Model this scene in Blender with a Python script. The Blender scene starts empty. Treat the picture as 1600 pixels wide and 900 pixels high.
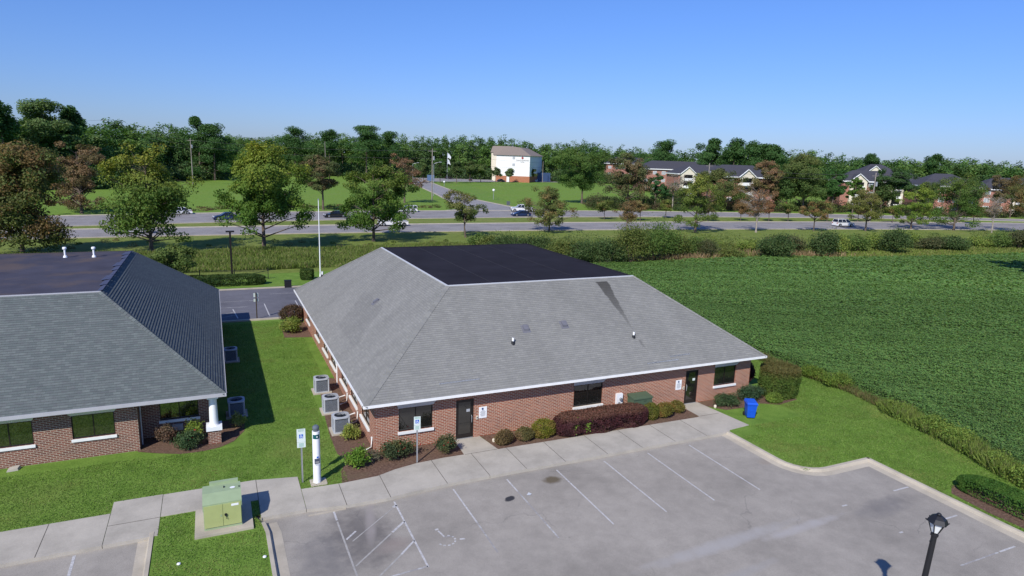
import bpy, math, random
import numpy as np
from mathutils import Vector, Matrix
sc = bpy.context.scene
COL = sc.collection
R = math.radians
# ---------------------------------------------------------------- camera model
CF, CYAW, CPITCH, CROLL, CH = 1025.68, 0.4303, 0.1971, 0.0318, 14.466
def cam_axes():
    cy, sy, cp, sp = math.cos(CYAW), math.sin(CYAW), math.cos(CPITCH), math.sin(CPITCH)
    f = Vector((sy*cp, cy*cp, -sp)); r = Vector((cy, -sy, 0)); u = r.cross(f)
    cr, sr = math.cos(CROLL), math.sin(CROLL)
    return f, cr*r+sr*u, -sr*r+cr*u
FW, RT, UP = cam_axes()
C0 = Vector((0, 0, CH))
def ray(u, v): return FW + RT*((u-800)/CF) - UP*((v-450)/CF)
def G(u, v, z=0.0):
    d = ray(u, v); t = (z-CH)/d.z; q = C0 + d*t
    return (q.x, q.y)
def Zat(x, y, v):
    k = (450-v)/CF
    a = x*UP.x+y*UP.y; b = x*FW.x+y*FW.y
    return CH + (k*b-a)/(UP.z-k*FW.z)
def hor(u): return 450-CF*math.tan(CPITCH)/math.cos(CROLL)+(u-800)*math.tan(CROLL)
def P(u, dist):
    d = ray(u, hor(u)); l = math.hypot(d.x, d.y)
    return (d.x/l*dist, d.y/l*dist)
# ---------------------------------------------------------------- tagging
def tag(o, label=None, cat=None, group=None, kind=None):
    if label: o['label'] = label
    if cat: o['category'] = cat
    if group: o['group'] = group
    if kind: o['kind'] = kind
    return o
def thing(name, label, cat, loc=(0, 0, 0), rz=0.0, group=None):
    o = bpy.data.objects.new(name, None); COL.objects.link(o)
    o.empty_display_size = .3
    o.location = loc; o.rotation_euler = (0, 0, rz)
    return tag(o, label, cat, group)
def copy_tree(o, parent=None):
    c = o.copy(); COL.objects.link(c); c.parent = parent
    for ch in o.children: copy_tree(ch, c)
    return c
# ---------------------------------------------------------------- mesh builder
class MB:
    def __init__(s, M=None): s.v = []; s.f = []; s.mi = []; s.uv = []; s.M = M; s.sm = []
    def add(s, vs, fs, m=0, uv=None, smooth=False):
        n = len(s.v)
        for p in vs:
            p = Vector(p)
            s.v.append(tuple(s.M @ p) if s.M else tuple(p))
        for k, f in enumerate(fs):
            s.f.append(tuple(n+i for i in f)); s.mi.append(m); s.sm.append(smooth)
            s.uv.append([uv[i] for i in f] if uv else None)
        return s
    def quad(s, a, b, c, d, m=0, uv=None): return s.add([a, b, c, d], [(0, 1, 2, 3)], m, uv)
    def box(s, x0, x1, y0, y1, z0, z1, m=0):
        vs = [(x0,y0,z0),(x1,y0,z0),(x1,y1,z0),(x0,y1,z0),(x0,y0,z1),(x1,y0,z1),(x1,y1,z1),(x0,y1,z1)]
        return s.add(vs, [(3,2,1,0),(4,5,6,7),(0,1,5,4),(1,2,6,5),(2,3,7,6),(3,0,4,7)], m)
    def rbox(s, x0, x1, y0, y1, z0, z1, r, m=0, seg=3):      # box with rounded vertical corners
        pts = []
        for cx, cy, a0 in ((x1-r,y1-r,0),(x0+r,y1-r,90),(x0+r,y0+r,180),(x1-r,y0+r,270)):
            for k in range(seg+1):
                a = R(a0+90*k/seg); pts.append((cx+r*math.cos(a), cy+r*math.sin(a)))
        return s.prism(pts, z0, z1, m)
    def prism(s, pts, z0, z1, m=0, mtop=None):
        n = len(pts)
        s.add([(x, y, z0) for x, y in pts]+[(x, y, z1) for x, y in pts],
              [tuple(range(n-1, -1, -1))]+[(i, (i+1) % n, n+(i+1) % n, n+i) for i in range(n)], m)
        return s.add([(x, y, z1) for x, y in pts], [tuple(range(n))], m if mtop is None else mtop)
    def frustum(s, cx, cy, z0, r0, z1, r1, n=12, m=0, a0=0.0, caps=True, smooth=False):
        vs = []
        for z, r_ in ((z0, r0), (z1, r1)):
            for k in range(n):
                a = a0+2*math.pi*k/n; vs.append((cx+r_*math.cos(a), cy+r_*math.sin(a), z))
        s.add(vs, [(i, (i+1) % n, n+(i+1) % n, n+i) for i in range(n)], m, smooth=smooth)
        if caps:
            s.add(vs[:n], [tuple(range(n-1, -1, -1))], m); s.add(vs[n:], [tuple(range(n))], m)
        return s
    def lathe(s, cx, cy, prof, n=16, m=0, smooth=True):
        for (r0, z0), (r1, z1) in zip(prof, prof[1:]): s.frustum(cx, cy, z0, r0, z1, r1, n, m, caps=False, smooth=smooth)
        (r0, z0), (r1, z1) = prof[0], prof[-1]
        s.add([(cx+r1*math.cos(2*math.pi*k/n), cy+r1*math.sin(2*math.pi*k/n), z1) for k in range(n)], [tuple(range(n))], m)
        return s
    def tube(s, pts, rad, n=6, m=0, smooth=True):
        pts = [Vector(p) for p in pts]; rad = rad if isinstance(rad, (list, tuple)) else [rad]*len(pts)
        rings = []
        for i, p in enumerate(pts):
            d = (pts[min(i+1, len(pts)-1)]-pts[max(i-1, 0)]).normalized()
            a = d.orthogonal().normalized() if abs(d.z) < .95 else Vector((1, 0, 0))
            a = (a-d*a.dot(d)).normalized(); b = d.cross(a)
            rings.append([p+(a*math.cos(2*math.pi*k/n)+b*math.sin(2*math.pi*k/n))*rad[i] for k in range(n)])
        vs = [q for r_ in rings for q in r_]; fs = []
        for i in range(len(pts)-1):
            for k in range(n): fs.append((i*n+k, i*n+(k+1) % n, (i+1)*n+(k+1) % n, (i+1)*n+k))
        s.add(vs, fs, m, smooth=smooth)
        s.add(rings[0], [tuple(range(n-1, -1, -1))], m); s.add(rings[-1], [tuple(range(n))], m)
        return s
    def hcyl(s, p0, p1, r_, n=14, m=0): return s.tube([p0, p1], r_, n, m)
    def build(s, name, mats, parent=None, world=None):
        if world is not None:
            w = Vector(world); s.v = [tuple(Vector(p)-w) for p in s.v]
        me = bpy.data.meshes.new(name); me.from_pydata(s.v, [], s.f)
        mats = mats if isinstance(mats, (list, tuple)) else [mats]
        for m in mats: me.materials.append(m)
        me.polygons.foreach_set('material_index', s.mi)
        me.polygons.foreach_set('use_smooth', s.sm)
        if any(s.uv):
            ul = me.uv_layers.new(name='UVMap'); k = 0
            for poly, uv in zip(me.polygons, s.uv):
                for j, li in enumerate(poly.loop_indices):
                    ul.data[li].uv = uv[j] if uv else (0, 0)
        me.update()
        o = bpy.data.objects.new(name, me); COL.objects.link(o); o.parent = parent
        return o
def structure(o): o['kind'] = 'structure'; return o
# ---------------------------------------------------------------- materials
class NT:
    def __init__(s, name):
        s.m = bpy.data.materials.new(name); s.m.use_nodes = True; s.t = s.m.node_tree
        s.b = s.t.nodes['Principled BSDF']
    def n(s, ty, **kw):
        nd = s.t.nodes.new(ty)
        for k, v in kw.items():
            if k.startswith('i_'):
                key = k[2:].replace('_', ' ')
                nd.inputs[int(key) if key.isdigit() else key].default_value = v
            else: setattr(nd, k, v)
        return nd
    def l(s, a, b): s.t.links.new(a, b)
    def noise(s, vec, scale, detail=4, rough=.55):
        nd = s.n('ShaderNodeTexNoise', i_Scale=scale, i_Detail=detail, i_Roughness=rough); s.l(vec, nd.inputs['Vector']); return nd.outputs['Fac']
    def ramp(s, fac, stops):
        nd = s.n('ShaderNodeValToRGB'); cr = nd.color_ramp
        while len(cr.elements) < len(stops): cr.elements.new(.5)
        for e, (p, c) in zip(cr.elements, stops): e.position = p; e.color = (*c, 1) if len(c) == 3 else c
        s.l(fac, nd.inputs[0]); return nd.outputs[0]
    def mix(s, fac, a, b, mode='MIX'):
        nd = s.n('ShaderNodeMix', data_type='RGBA', blend_type=mode)
        for sock, v in ((nd.inputs[0], fac), (nd.inputs[6], a), (nd.inputs[7], b)):
            if hasattr(v, 'is_linked') or isinstance(v, bpy.types.NodeSocket): s.l(v, sock)
            elif isinstance(v, (int, float)): sock.default_value = v
            else: sock.default_value = (*v, 1) if len(v) == 3 else v
        return nd.outputs[2]
    def math(s, op, a, b=0.0, c=0.0, clamp=False):
        nd = s.n('ShaderNodeMath', operation=op, use_clamp=clamp)
        for i, v in enumerate((a, b, c)):
            if isinstance(v, bpy.types.NodeSocket): s.l(v, nd.inputs[i])
            else: nd.inputs[i].default_value = v
        return nd.outputs[0]
    def bump(s, h, strength=.4, dist=.02):
        nd = s.n('ShaderNodeBump', i_Strength=strength, i_Distance=dist); s.l(h, nd.inputs['Height']); s.l(nd.outputs[0], s.b.inputs['Normal'])
    def pos(s): return s.n('ShaderNodeNewGeometry').outputs['Position']
    def obj(s): return s.n('ShaderNodeTexCoord').outputs['Object']
    def base(s, c, rough=.8, metal=0.0, spec=.3):
        if isinstance(c, bpy.types.NodeSocket): s.l(c, s.b.inputs['Base Color'])
        else: s.b.inputs['Base Color'].default_value = (*c, 1)
        s.b.inputs['Roughness'].default_value = rough; s.b.inputs['Metallic'].default_value = metal
        s.b.inputs['Specular IOR Level'].default_value = spec
        return s.m
def plain(name, c, rough=.6, metal=0.0, spec=.4, var=.12, scale=3.0):
    t = NT(name); f = t.noise(t.obj(), scale, 5)
    lo = tuple(x*(1-var) for x in c); hi = tuple(min(1, x*(1+var)) for x in c)
    return t.base(t.ramp(f, [(.3, lo), (.7, hi)]), rough, metal, spec)
def grass_mat(name, dark, mid, light, patch=.25, dry=(.17, .17, .045), dryamt=.35):
    t = NT(name); p = t.pos()
    big = t.noise(p, .09*patch*4, 5, .6); mid_ = t.noise(p, .9, 5, .65); fine = t.noise(p, 14, 4, .7)
    c = t.ramp(mid_, [(.3, dark), (.5, mid), (.72, light)])
    d = t.ramp(big, [(.5, (0, 0, 0)), (.72, (1, 1, 1))])
    c = t.mix(t.math('MULTIPLY', t.n('ShaderNodeRGBToBW').outputs[0] if False else d, dryamt), c, dry)
    c = t.mix(.55, c, t.ramp(fine, [(.3, (.35, .35, .35)), (.7, (1.5, 1.5, 1.4))]), 'MULTIPLY')
    t.bump(t.noise(p, 9, 5, .8), .7, .06)
    return t.base(c, .9, 0, .12)
M = {}
M['lawn'] = grass_mat('lawn_grass_material', (.098, .178, .028), (.135, .232, .038), (.175, .275, .052), dry=(.24, .25, .08), dryamt=.5)
M['verge'] = grass_mat('verge_grass_material', (.115, .155, .032), (.155, .20, .042), (.20, .245, .06), dry=(.26, .24, .09), dryamt=.5)
M['meadow'] = grass_mat('meadow_material', (.12, .205, .03), (.15, .245, .038), (.18, .275, .048), dry=(.22, .23, .07), dryamt=.25)
def asphalt_mat(name, c, patches=True, stains=()):
    t = NT(name); p = t.pos()
    f = t.noise(p, .22, 6, .6); g = t.noise(p, 40, 3, .8); h = t.noise(p, 1.3, 6, .7)
    k = t.ramp(f, [(.3, tuple(x*.78 for x in c)), (.5, c), (.72, tuple(x*1.15 for x in c))])
    k = t.mix(.3, k, t.ramp(h, [(.35, (.66, .66, .66)), (.65, (1.2, 1.2, 1.2))]), 'MULTIPLY')
    k = t.mix(.55, k, t.ramp(g, [(.3, (.6, .6, .6)), (.7, (1.45, 1.45, 1.45))]), 'MULTIPLY')
    sp = t.noise(p, 7, 2, .9); k = t.mix(t.ramp(sp, [(.72, (0, 0, 0)), (.76, (.55, .55, .55))]), k, (.07, .065, .06))
    wv = t.n('ShaderNodeTexVoronoi', i_Scale=.16); wv.feature = 'DISTANCE_TO_EDGE'; wp = t.n('ShaderNodeVectorMath', operation='ADD'); t.l(p, wp.inputs[0])
    nz = t.n('ShaderNodeTexNoise', i_Scale=.9, i_Detail=6.0); t.l(p, nz.inputs['Vector']); t.l(nz.outputs['Color'], wp.inputs[1]); t.l(wp.outputs[0], wv.inputs['Vector'])
    cr_ = t.math('MULTIPLY', t.math('LESS_THAN', wv.outputs['Distance'], .0035), t.ramp(t.noise(p, .35, 3), [(.5, (0, 0, 0)), (.6, (.22, .22, .22))]))
    k = t.mix(cr_, k, (.07, .065, .065))
    if stains:
        sx = t.n('ShaderNodeSeparateXYZ'); t.l(p, sx.inputs[0])
        wob = t.math('MULTIPLY_ADD', t.noise(p, 1.6, 4, .65), 1.6, -.8)
        for (x, y, rx, ry, ang, col, amt) in stains:
            ca, sa = math.cos(ang), math.sin(ang)
            dx = t.math('SUBTRACT', sx.outputs[0], x); dy = t.math('SUBTRACT', sx.outputs[1], y)
            a = t.math('DIVIDE', t.math('ADD', t.math('MULTIPLY', dx, ca), t.math('MULTIPLY', dy, sa)), rx)
            b = t.math('DIVIDE', t.math('SUBTRACT', t.math('MULTIPLY', dy, ca), t.math('MULTIPLY', dx, sa)), ry)
            r2 = t.math('ADD', t.math('MULTIPLY', a, a), t.math('MULTIPLY', b, b))
            fac = t.math('MULTIPLY', t.math('SUBTRACT', 1.0, t.math('ADD', r2, wob), clamp=True), amt, clamp=True)
            k = t.mix(fac, k, col)
    t.bump(g, .25, .01)
    return t.base(k, .88, 0, .25)
def concrete_mat(name, c):
    t = NT(name); p = t.pos()
    k = t.ramp(t.noise(p, .7, 6, .65), [(.3, tuple(x*.78 for x in c)), (.55, c), (.75, tuple(x*1.1 for x in c))])
    k = t.mix(.35, k, t.ramp(t.noise(p, 25, 4, .8), [(.3, (.7, .7, .68)), (.7, (1.25, 1.25, 1.25))]), 'MULTIPLY')
    t.bump(t.noise(p, 30, 4), .2, .008); return t.base(k, .9, 0, .2)
def brick_mat(name, c1, c2, mortar, sc_=1.0):
    t = NT(name); p = t.pos(); s_ = t.n('ShaderNodeSeparateXYZ'); t.l(p, s_.inputs[0])
    cb = t.n('ShaderNodeCombineXYZ'); t.l(t.math('ADD', s_.outputs[0], s_.outputs[1]), cb.inputs[0]); t.l(s_.outputs[2], cb.inputs[1])
    b = t.n('ShaderNodeTexBrick', i_Scale=1.0/sc_, i_Mortar_Size=.0125, i_Brick_Width=.24, i_Row_Height=.086, i_Bias=-.1, i_Mortar_Smooth=.15)
    b.inputs['Color1'].default_value = (*c1, 1); b.inputs['Color2'].default_value = (*c2, 1); b.inputs['Mortar'].default_value = (*mortar, 1)
    t.l(cb.outputs[0], b.inputs['Vector'])
    k = t.mix(.3, b.outputs['Color'], t.ramp(t.noise(p, .8, 5, .6), [(.3, (.75, .75, .75)), (.7, (1.2, 1.2, 1.2))]), 'MULTIPLY')
    nd = t.n('ShaderNodeBump', i_Strength=.4, i_Distance=.01); nd.invert = True; t.l(b.outputs['Fac'], nd.inputs['Height']); t.l(nd.outputs[0], t.b.inputs['Normal'])
    return t.base(k, .9, 0, .2)
def shingle_mat(name, ca, cb_, cc, blotch=.25, streaks=(), patch=None):
    t = NT(name); uv = t.n('ShaderNodeTexCoord').outputs['UV']
    b = t.n('ShaderNodeTexBrick', i_Scale=1.0, i_Mortar_Size=.006, i_Brick_Width=.31, i_Row_Height=.145, i_Bias=0.0, i_Mortar_Smooth=.3)
    b.offset_frequency = 2; b.offset = .43
    b.inputs['Color1'].default_value = (*ca, 1); b.inputs['Color2'].default_value = (*cb_, 1); b.inputs['Mortar'].default_value = tuple(x*.78 for x in ca)+(1,)
    t.l(uv, b.inputs['Vector'])
    mp = t.n('ShaderNodeMapping'); mp.inputs['Scale'].default_value = (3.2, 7, 1); t.l(uv, mp.inputs[0])
    k = t.mix(t.ramp(t.noise(mp.outputs[0], 1, 3, .6), [(.45, (0, 0, 0)), (.62, (.55, .55, .55))]), b.outputs['Color'], cc)
    mp2 = t.n('ShaderNodeMapping'); mp2.inputs['Scale'].default_value = (.75, .22, 1); mp2.inputs['Rotation'].default_value = (0, 0, .12); t.l(uv, mp2.inputs[0])
    k = t.mix(1.0, k, t.ramp(t.noise(mp2.outputs[0], 1, 5, .6), [(.3, (1-blotch,)*3), (.7, (1+blotch,)*3)]), 'MULTIPLY')
    k = t.mix(.35, k, t.ramp(t.noise(t.pos(), 55, 2, .8), [(.3, (.7,)*3), (.7, (1.3,)*3)]), 'MULTIPLY')
    s_ = t.n('ShaderNodeSeparateXYZ'); t.l(uv, s_.inputs[0])
    U, V = s_.outputs[0], s_.outputs[1]
    if patch:                                            # a batch of slightly darker shingles, parallelogram on the slope
        (u0, v0, u1, v1, skew, d) = patch
        us = t.math('ADD', U, t.math('MULTIPLY', V, skew))
        a = t.math('MULTIPLY', t.math('GREATER_THAN', us, u0), t.math('LESS_THAN', us, u1))
        c = t.math('MULTIPLY', t.math('GREATER_THAN', V, v0), t.math('LESS_THAN', V, v1))
        k = t.mix(t.math('MULTIPLY', t.math('MULTIPLY', a, c), d), k, (.05, .05, .055))
    for (uc, vtop, vbot, wtop, drift, amt) in streaks:
        run = t.math('DIVIDE', t.math('SUBTRACT', vtop, V), vtop-vbot)       # 0 at the top, 1 at the foot
        cen = t.math('MULTIPLY_ADD', run, drift, uc)
        dist = t.math('ABSOLUTE', t.math('SUBTRACT', t.math('ADD', U, t.math('MULTIPLY_ADD', t.noise(uv, 3, 3), .3, -.15)), cen))
        w = t.math('MULTIPLY', t.math('SUBTRACT', 1.15, run), wtop)
        inside = t.math('DIVIDE', t.math('SUBTRACT', w, dist), .1, clamp=True)
        fade = t.math('MULTIPLY', t.math('SUBTRACT', 1.0, run, clamp=True), t.math('GREATER_THAN', run, 0.0))
        k = t.mix(t.math('MULTIPLY', t.math('MULTIPLY', inside, t.math('POWER', fade, .6)), amt, clamp=True), k, (.035, .033, .03))
    return t.base(k, .92, 0, .2)
M['asphalt'] = asphalt_mat('parking_asphalt_material', (.308, .281, .243), stains=[
    (4.6, 23.4, 1.5, 2.6, .1, (.115, .105, .10), .75), (5.1, 24.0, .25, 1.9, -.2, (.30, .27, .25), .8), (3.0, 22.0, 1.2, 2.4, 0, (.13, .125, .125), .55),
    (13.7, 24.6, .55, .38, 0, (.13, .105, .07), 1.2), (11.1, 23.75, .32, .2, .6, (.04, .04, .045), 2.2), (26.3, 17.2, 2.0, .7, .1, (.12, .115, .12), .5),
    (17.6, 17.6, 4.6, .42, .05, (.36, .345, .33), .75), (21.5, 17.3, 2.6, .3, .05, (.37, .35, .335), .8), (16.5, 15.8, 2.5, .3, .1, (.31, .3, .29), .5), (24.5, 22.4, .5, .35, 0, (.27, .22, .17), .5),
    (5.6, 22.2, .9, .5, .3, (.27, .22, .19), .55)])
M['old_asphalt'] = asphalt_mat('worn_asphalt_material', (.13, .128, .145))
M['road'] = asphalt_mat('highway_asphalt_material', (.25, .235, .23))
M['farroad'] = asphalt_mat('street_asphalt_material', (.26, .25, .25))
M['concrete'] = concrete_mat('sidewalk_concrete_material', (.43, .395, .335))
M['kerb'] = concrete_mat('kerb_concrete_material', (.45, .40, .32))
M['joint'] = plain('joint_material', (.10, .09, .075), .95)
M['paint'] = plain('road_paint_material', (.46, .45, .44), .7, var=.3, scale=9)
def worn_paint():
    t = NT('worn_paint_material'); p = t.pos()
    k = t.mix(t.ramp(t.noise(p, 2.2, 6, .8), [(.40, (0, 0, 0)), (.52, (1, 1, 1))]), (.48, .48, .47), (.29, .275, .265)); return t.base(k, .8, 0, .2)
M['worn'] = worn_paint()
M['faint'] = plain('faint_paint_material', (.34, .325, .30), .85, var=.18, scale=6)
M['brick'] = brick_mat('red_brick_material', (.35, .112, .06), (.22, .068, .042), (.49, .40, .31))
M['brick2'] = brick_mat('brown_brick_material', (.215, .078, .052), (.115, .042, .032), (.42, .35, .28))
M['farbrick'] = brick_mat('apartment_brick_material', (.36, .12, .08), (.26, .085, .06), (.4, .3, .25), 1.0)
M['shingle'] = shingle_mat('grey_shingle_material', (.205, .204, .188), (.245, .242, .222), (.19, .188, .184), .10)
M['shingle_front'] = shingle_mat('grey_front_shingle_material', (.205, .204, .188), (.245, .242, .222), (.19, .188, .184), .09,
        streaks=[(16.45, 7.2, 3.0, .42, .3, .85), (16.75, 2.25, .9, .13, .25, .35)])
M['shingle_side'] = shingle_mat('grey_side_shingle_material', (.205, .204, .188), (.245, .242, .222), (.19, .188, .184), .10, patch=(17.2, 1.2, 22.5, 4.1, 1.0, .12))
M['shingle_blue'] = shingle_mat('blue_grey_shingle_material', (.10, .118, .116), (.138, .158, .152), (.098, .102, .108), .05)
def membrane(name, c, dust=None):
    t = NT(name); p = t.pos(); k = t.ramp(t.noise(p, .5, 6, .6), [(.3, tuple(x*.85 for x in c)), (.7, tuple(x*1.2 for x in c))])
    if dust: k = t.mix(t.ramp(t.noise(p, .28, 6, .65), [(.48, (0, 0, 0)), (.62, (.7, .7, .7))]), k, dust)
    return t.base(k, .95, 0, .03)
M['membrane'] = membrane('dark_membrane_material', (.024, .023, .030))
M['membrane2'] = membrane('dusty_membrane_material', (.062, .062, .085), (.115, .09, .082))
M['white'] = plain('white_trim_material', (.80, .80, .78), .55, var=.05)
M['fascia2'] = plain('grey_fascia_material', (.42, .42, .44), .6, var=.05)
M['greypanel'] = plain('grey_panel_material', (.55, .56, .58), .6, var=.05)
M['pale_panel'] = plain('pale_panel_material', (.62, .63, .60), .6, var=.05)
M['soffit'] = plain('soffit_material', (.42, .42, .42), .7, var=.04)
M['dark'] = plain('dark_metal_material', (.018, .018, .02), .45, .2, .5)
M['bronze'] = plain('bronze_frame_material', (.022, .017, .015), .4, .3, .5)
M['steel'] = plain('galvanised_steel_material', (.42, .43, .44), .45, .6, .5)
def glass_mat(name, c, f0=2.0, rough=.04):
    t = NT(name); t.base(c, rough, 0, .5); t.b.inputs['IOR'].default_value = f0
    return t.m
M['glass'] = glass_mat('dark_glass_material', (.012, .012, .011), 1.9)
M['mglass'] = glass_mat('reflective_glass_material', (.012, .013, .01), 3.0)
M['carglass'] = glass_mat('car_glass_material', (.01, .011, .013), 1.6)
M['mulch'] = None
def mulch():
    t = NT('mulch_material'); p = t.pos()
    k = t.ramp(t.noise(p, 9, 6, .8), [(.3, (.075, .045, .033)), (.5, (.16, .098, .07)), (.7, (.28, .185, .135))])
    k = t.mix(t.ramp(t.noise(p, .8, 4, .6), [(.5, (0, 0, 0)), (.7, (.5, .5, .5))]), k, (.17, .13, .075))
    t.bump(t.noise(p, 18, 5, .8), .9, .06); return t.base(k, .95, 0, .1)
M['mulch'] = mulch()
M['drysoil'] = plain('field_soil_material', (.03, .045, .012), .95, var=.3)
M['bark'] = plain('bark_material', (.12, .09, .07), .95, var=.35, scale=2)
M['palebark'] = plain('pale_bark_material', (.30, .26, .22), .95, var=.25, scale=2)
M['strawfield'] = plain('brown_field_material', (.22, .14, .075), .95, var=.2, scale=.05)
M['green_box'] = plain('pale_green_enamel_material', (.30, .38, .22), .5, var=.06)
M['box_door'] = plain('yellow_green_enamel_material', (.38, .42, .17), .5, var=.05)
M['dgreen'] = plain('dark_green_enamel_material', (.075, .115, .07), .5, var=.08)
M['blue'] = plain('blue_plastic_material', (.008, .085, .55), .4, spec=.5, var=.08)
M['signwhite'] = plain('sign_white_material', (.62, .70, .66), .4, var=.03)
M['purewhite'] = plain('white_enamel_material', (.82, .83, .84), .3, var=.02)
M['signblue'] = plain('sign_blue_material', (.01, .11, .50), .4, var=.03)
M['green_txt'] = plain('sign_green_material', (.03, .25, .16), .5)
M['teal'] = plain('teal_panel_material', (.01, .09, .10), .3)
M['ink'] = plain('ink_material', (.06, .07, .10), .6)
M['navyink'] = plain('navy_ink_material', (.01, .04, .16), .6)
M['maroon'] = plain('maroon_lettering_material', (.28, .03, .03), .6)
M['acgrey'] = plain('condenser_grey_material', (.40, .42, .45), .5, var=.05)
M['acgrille'] = plain('condenser_grille_material', (.055, .07, .095), .5, .3)
M['tyre'] = plain('tyre_material', (.012, .012, .012), .9)
M['rim'] = plain('rim_material', (.45, .45, .46), .35, .7)
M['lampglass'] = plain('frosted_glass_material', (.72, .74, .72), .3)
M['cream'] = plain('cream_stucco_material', (.66, .60, .48), .9, var=.05)
M['whitewall'] = plain('white_stucco_material', (.80, .79, .76), .9, var=.04)
M['tanroof'] = plain('tan_shingle_material', (.22, .18, .15), .9, var=.15)
M['darkroof'] = plain('charcoal_shingle_material', (.05, .05, .062), .9, var=.18)
M['orangebrick'] = brick_mat('orange_brick_material', (.42, .13, .05), (.33, .10, .045), (.4, .25, .18), 1.0)
M['wire'] = plain('wire_material', (.05, .05, .05), .7)
M['pole'] = plain('weathered_pole_material', (.26, .23, .20), .9, var=.2)
M['headlight'] = plain('headlamp_material', (.75, .76, .78), .15)
M['taillight'] = plain('tail_lamp_material', (.35, .01, .01), .25)
M['red'] = plain('red_paint_material', (.5, .03, .03), .3)
def carpaint(name, c): 
    t = NT(name); t.base(t.ramp(t.noise(t.obj(), 2, 3), [(.3, tuple(x*.93 for x in c)), (.7, c)]), .28, .1, .5); t.b.inputs['Coat Weight'].default_value = .6; return t.m
M['cwhite'] = carpaint('white_car_paint', (.80, .80, .80)); M['cblack'] = carpaint('black_car_paint', (.012, .013, .018))
M['cblue'] = carpaint('navy_car_paint', (.012, .03, .10)); M['csilver'] = carpaint('silver_car_paint', (.42, .43, .45))
M['cgrey'] = carpaint('grey_car_paint', (.12, .13, .14)); M['cred'] = carpaint('red_car_paint', (.42, .02, .02))
def leaf_mat():
    t = NT('foliage_material'); a = t.n('ShaderNodeAttribute', attribute_name='tone')
    t.base(a.outputs['Color'], .65, 0, .18)
    tr = t.n('ShaderNodeBsdfTranslucent'); t.l(t.mix(1.0, a.outputs['Color'], (1.25, 1.35, .6), 'MULTIPLY'), tr.inputs[0])
    mx = t.n('ShaderNodeMixShader', i_0=.36); t.l(t.b.outputs[0], mx.inputs[1]); t.l(tr.outputs[0], mx.inputs[2])
    t.l(mx.outputs[0], t.t.nodes['Material Output'].inputs[0]); return t.m
M['leaf'] = leaf_mat()
# ---------------------------------------------------------------- foliage
def quad_mesh(name, pos, t1, t2, col, parent=None, mat=None):
    n = len(pos)
    v = np.stack([pos+t1, pos+t2, pos-t1, pos-t2], 1).reshape(-1, 3).astype(np.float32)
    me = bpy.data.meshes.new(name)
    me.vertices.add(4*n); me.vertices.foreach_set('co', v.ravel())
    me.loops.add(4*n); me.loops.foreach_set('vertex_index', np.arange(4*n, dtype=np.int32))
    me.polygons.add(n); me.polygons.foreach_set('loop_start', np.arange(0, 4*n, 4, dtype=np.int32))
    at = me.attributes.new('tone', 'FLOAT_COLOR', 'POINT')
    c = np.ones((n, 4), np.float32); c[:, :3] = col
    at.data.foreach_set('color', np.repeat(c, 4, 0).ravel())
    me.update(calc_edges=True); me.materials.append(mat or M['leaf'])
    o = bpy.data.objects.new(name, me); COL.objects.link(o); o.parent = parent
    return o
def blob(rng, n):
    d = rng.normal(size=(n, 3)); d /= np.linalg.norm(d, axis=1, keepdims=True); return d*(rng.uniform(0, 1, (n, 1))**.42)*1.75
def unit(a): return a/np.maximum(np.linalg.norm(a, axis=1, keepdims=True), 1e-6)
def leaf_frames(rng, n, size, upbias=.4, outward=None, aspect=.62):
    nrm = rng.normal(size=(n, 3)); nrm = unit(nrm); nrm[:, 2] += upbias
    if outward is not None: nrm += outward*.5
    nrm = unit(nrm); t = unit(np.cross(nrm, rng.normal(size=(n, 3)))); b = np.cross(nrm, t)
    s = (size*rng.uniform(.6, 1.25, n))[:, None]
    return t*s, b*s*aspect
def tones(rng, n, base, var=.22):
    c = np.array(base)*rng.uniform(1-var, 1+var, (n, 1)); c[:, 0] *= rng.uniform(.85, 1.2, n); return c
def lobed(rng, dirs, amp=.28, k=9):
    ax = unit(rng.normal(size=(k, 3))); w = rng.uniform(-1, 1, k)
    return 1+amp*sum(w[i]*np.maximum(0, dirs@ax[i])**3 for i in range(k))
def crown_cloud(rng, rx, rz, ncl, shape='round', amp=.3, ry=None):
    k = max(5, int(5+ncl**.5*.9)); L = unit(rng.normal(size=(k, 3)))*rng.uniform(.25, .72, (k, 1)); L[:, 2] = np.linspace(-.6, .66, k)+rng.uniform(-.08, .08, k)
    lr = rng.uniform(.22, .46, k)*(1+amp*.4); w = lr**2; w /= w.sum(); i = rng.choice(k, ncl, p=w)
    d = unit(rng.normal(size=(ncl, 3))); c = L[i]+d*lr[i][:, None]*(rng.uniform(.2, 1, (ncl, 1))**.5)*np.array([1.05, 1.05, .8])
    m = np.linalg.norm(c, axis=1, keepdims=True); c = np.where(m > 1.1, c/m*1.1, c)
    h = (c[:, 2]+1)/2
    if shape == 'dome': q = np.ones(ncl)
    elif shape == 'cone': q = np.clip(1.3-h*.9, .2, 1.2)
    elif shape == 'vase': q = np.clip(.45+h*.75, .3, 1.1)
    else: q = np.clip(1.1-.3*np.maximum(h-.55, 0)*2, .5, 1.1)
    c[:, 0] *= q; c[:, 1] *= q
    return c*np.array([rx, ry or rx, rz])
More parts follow.
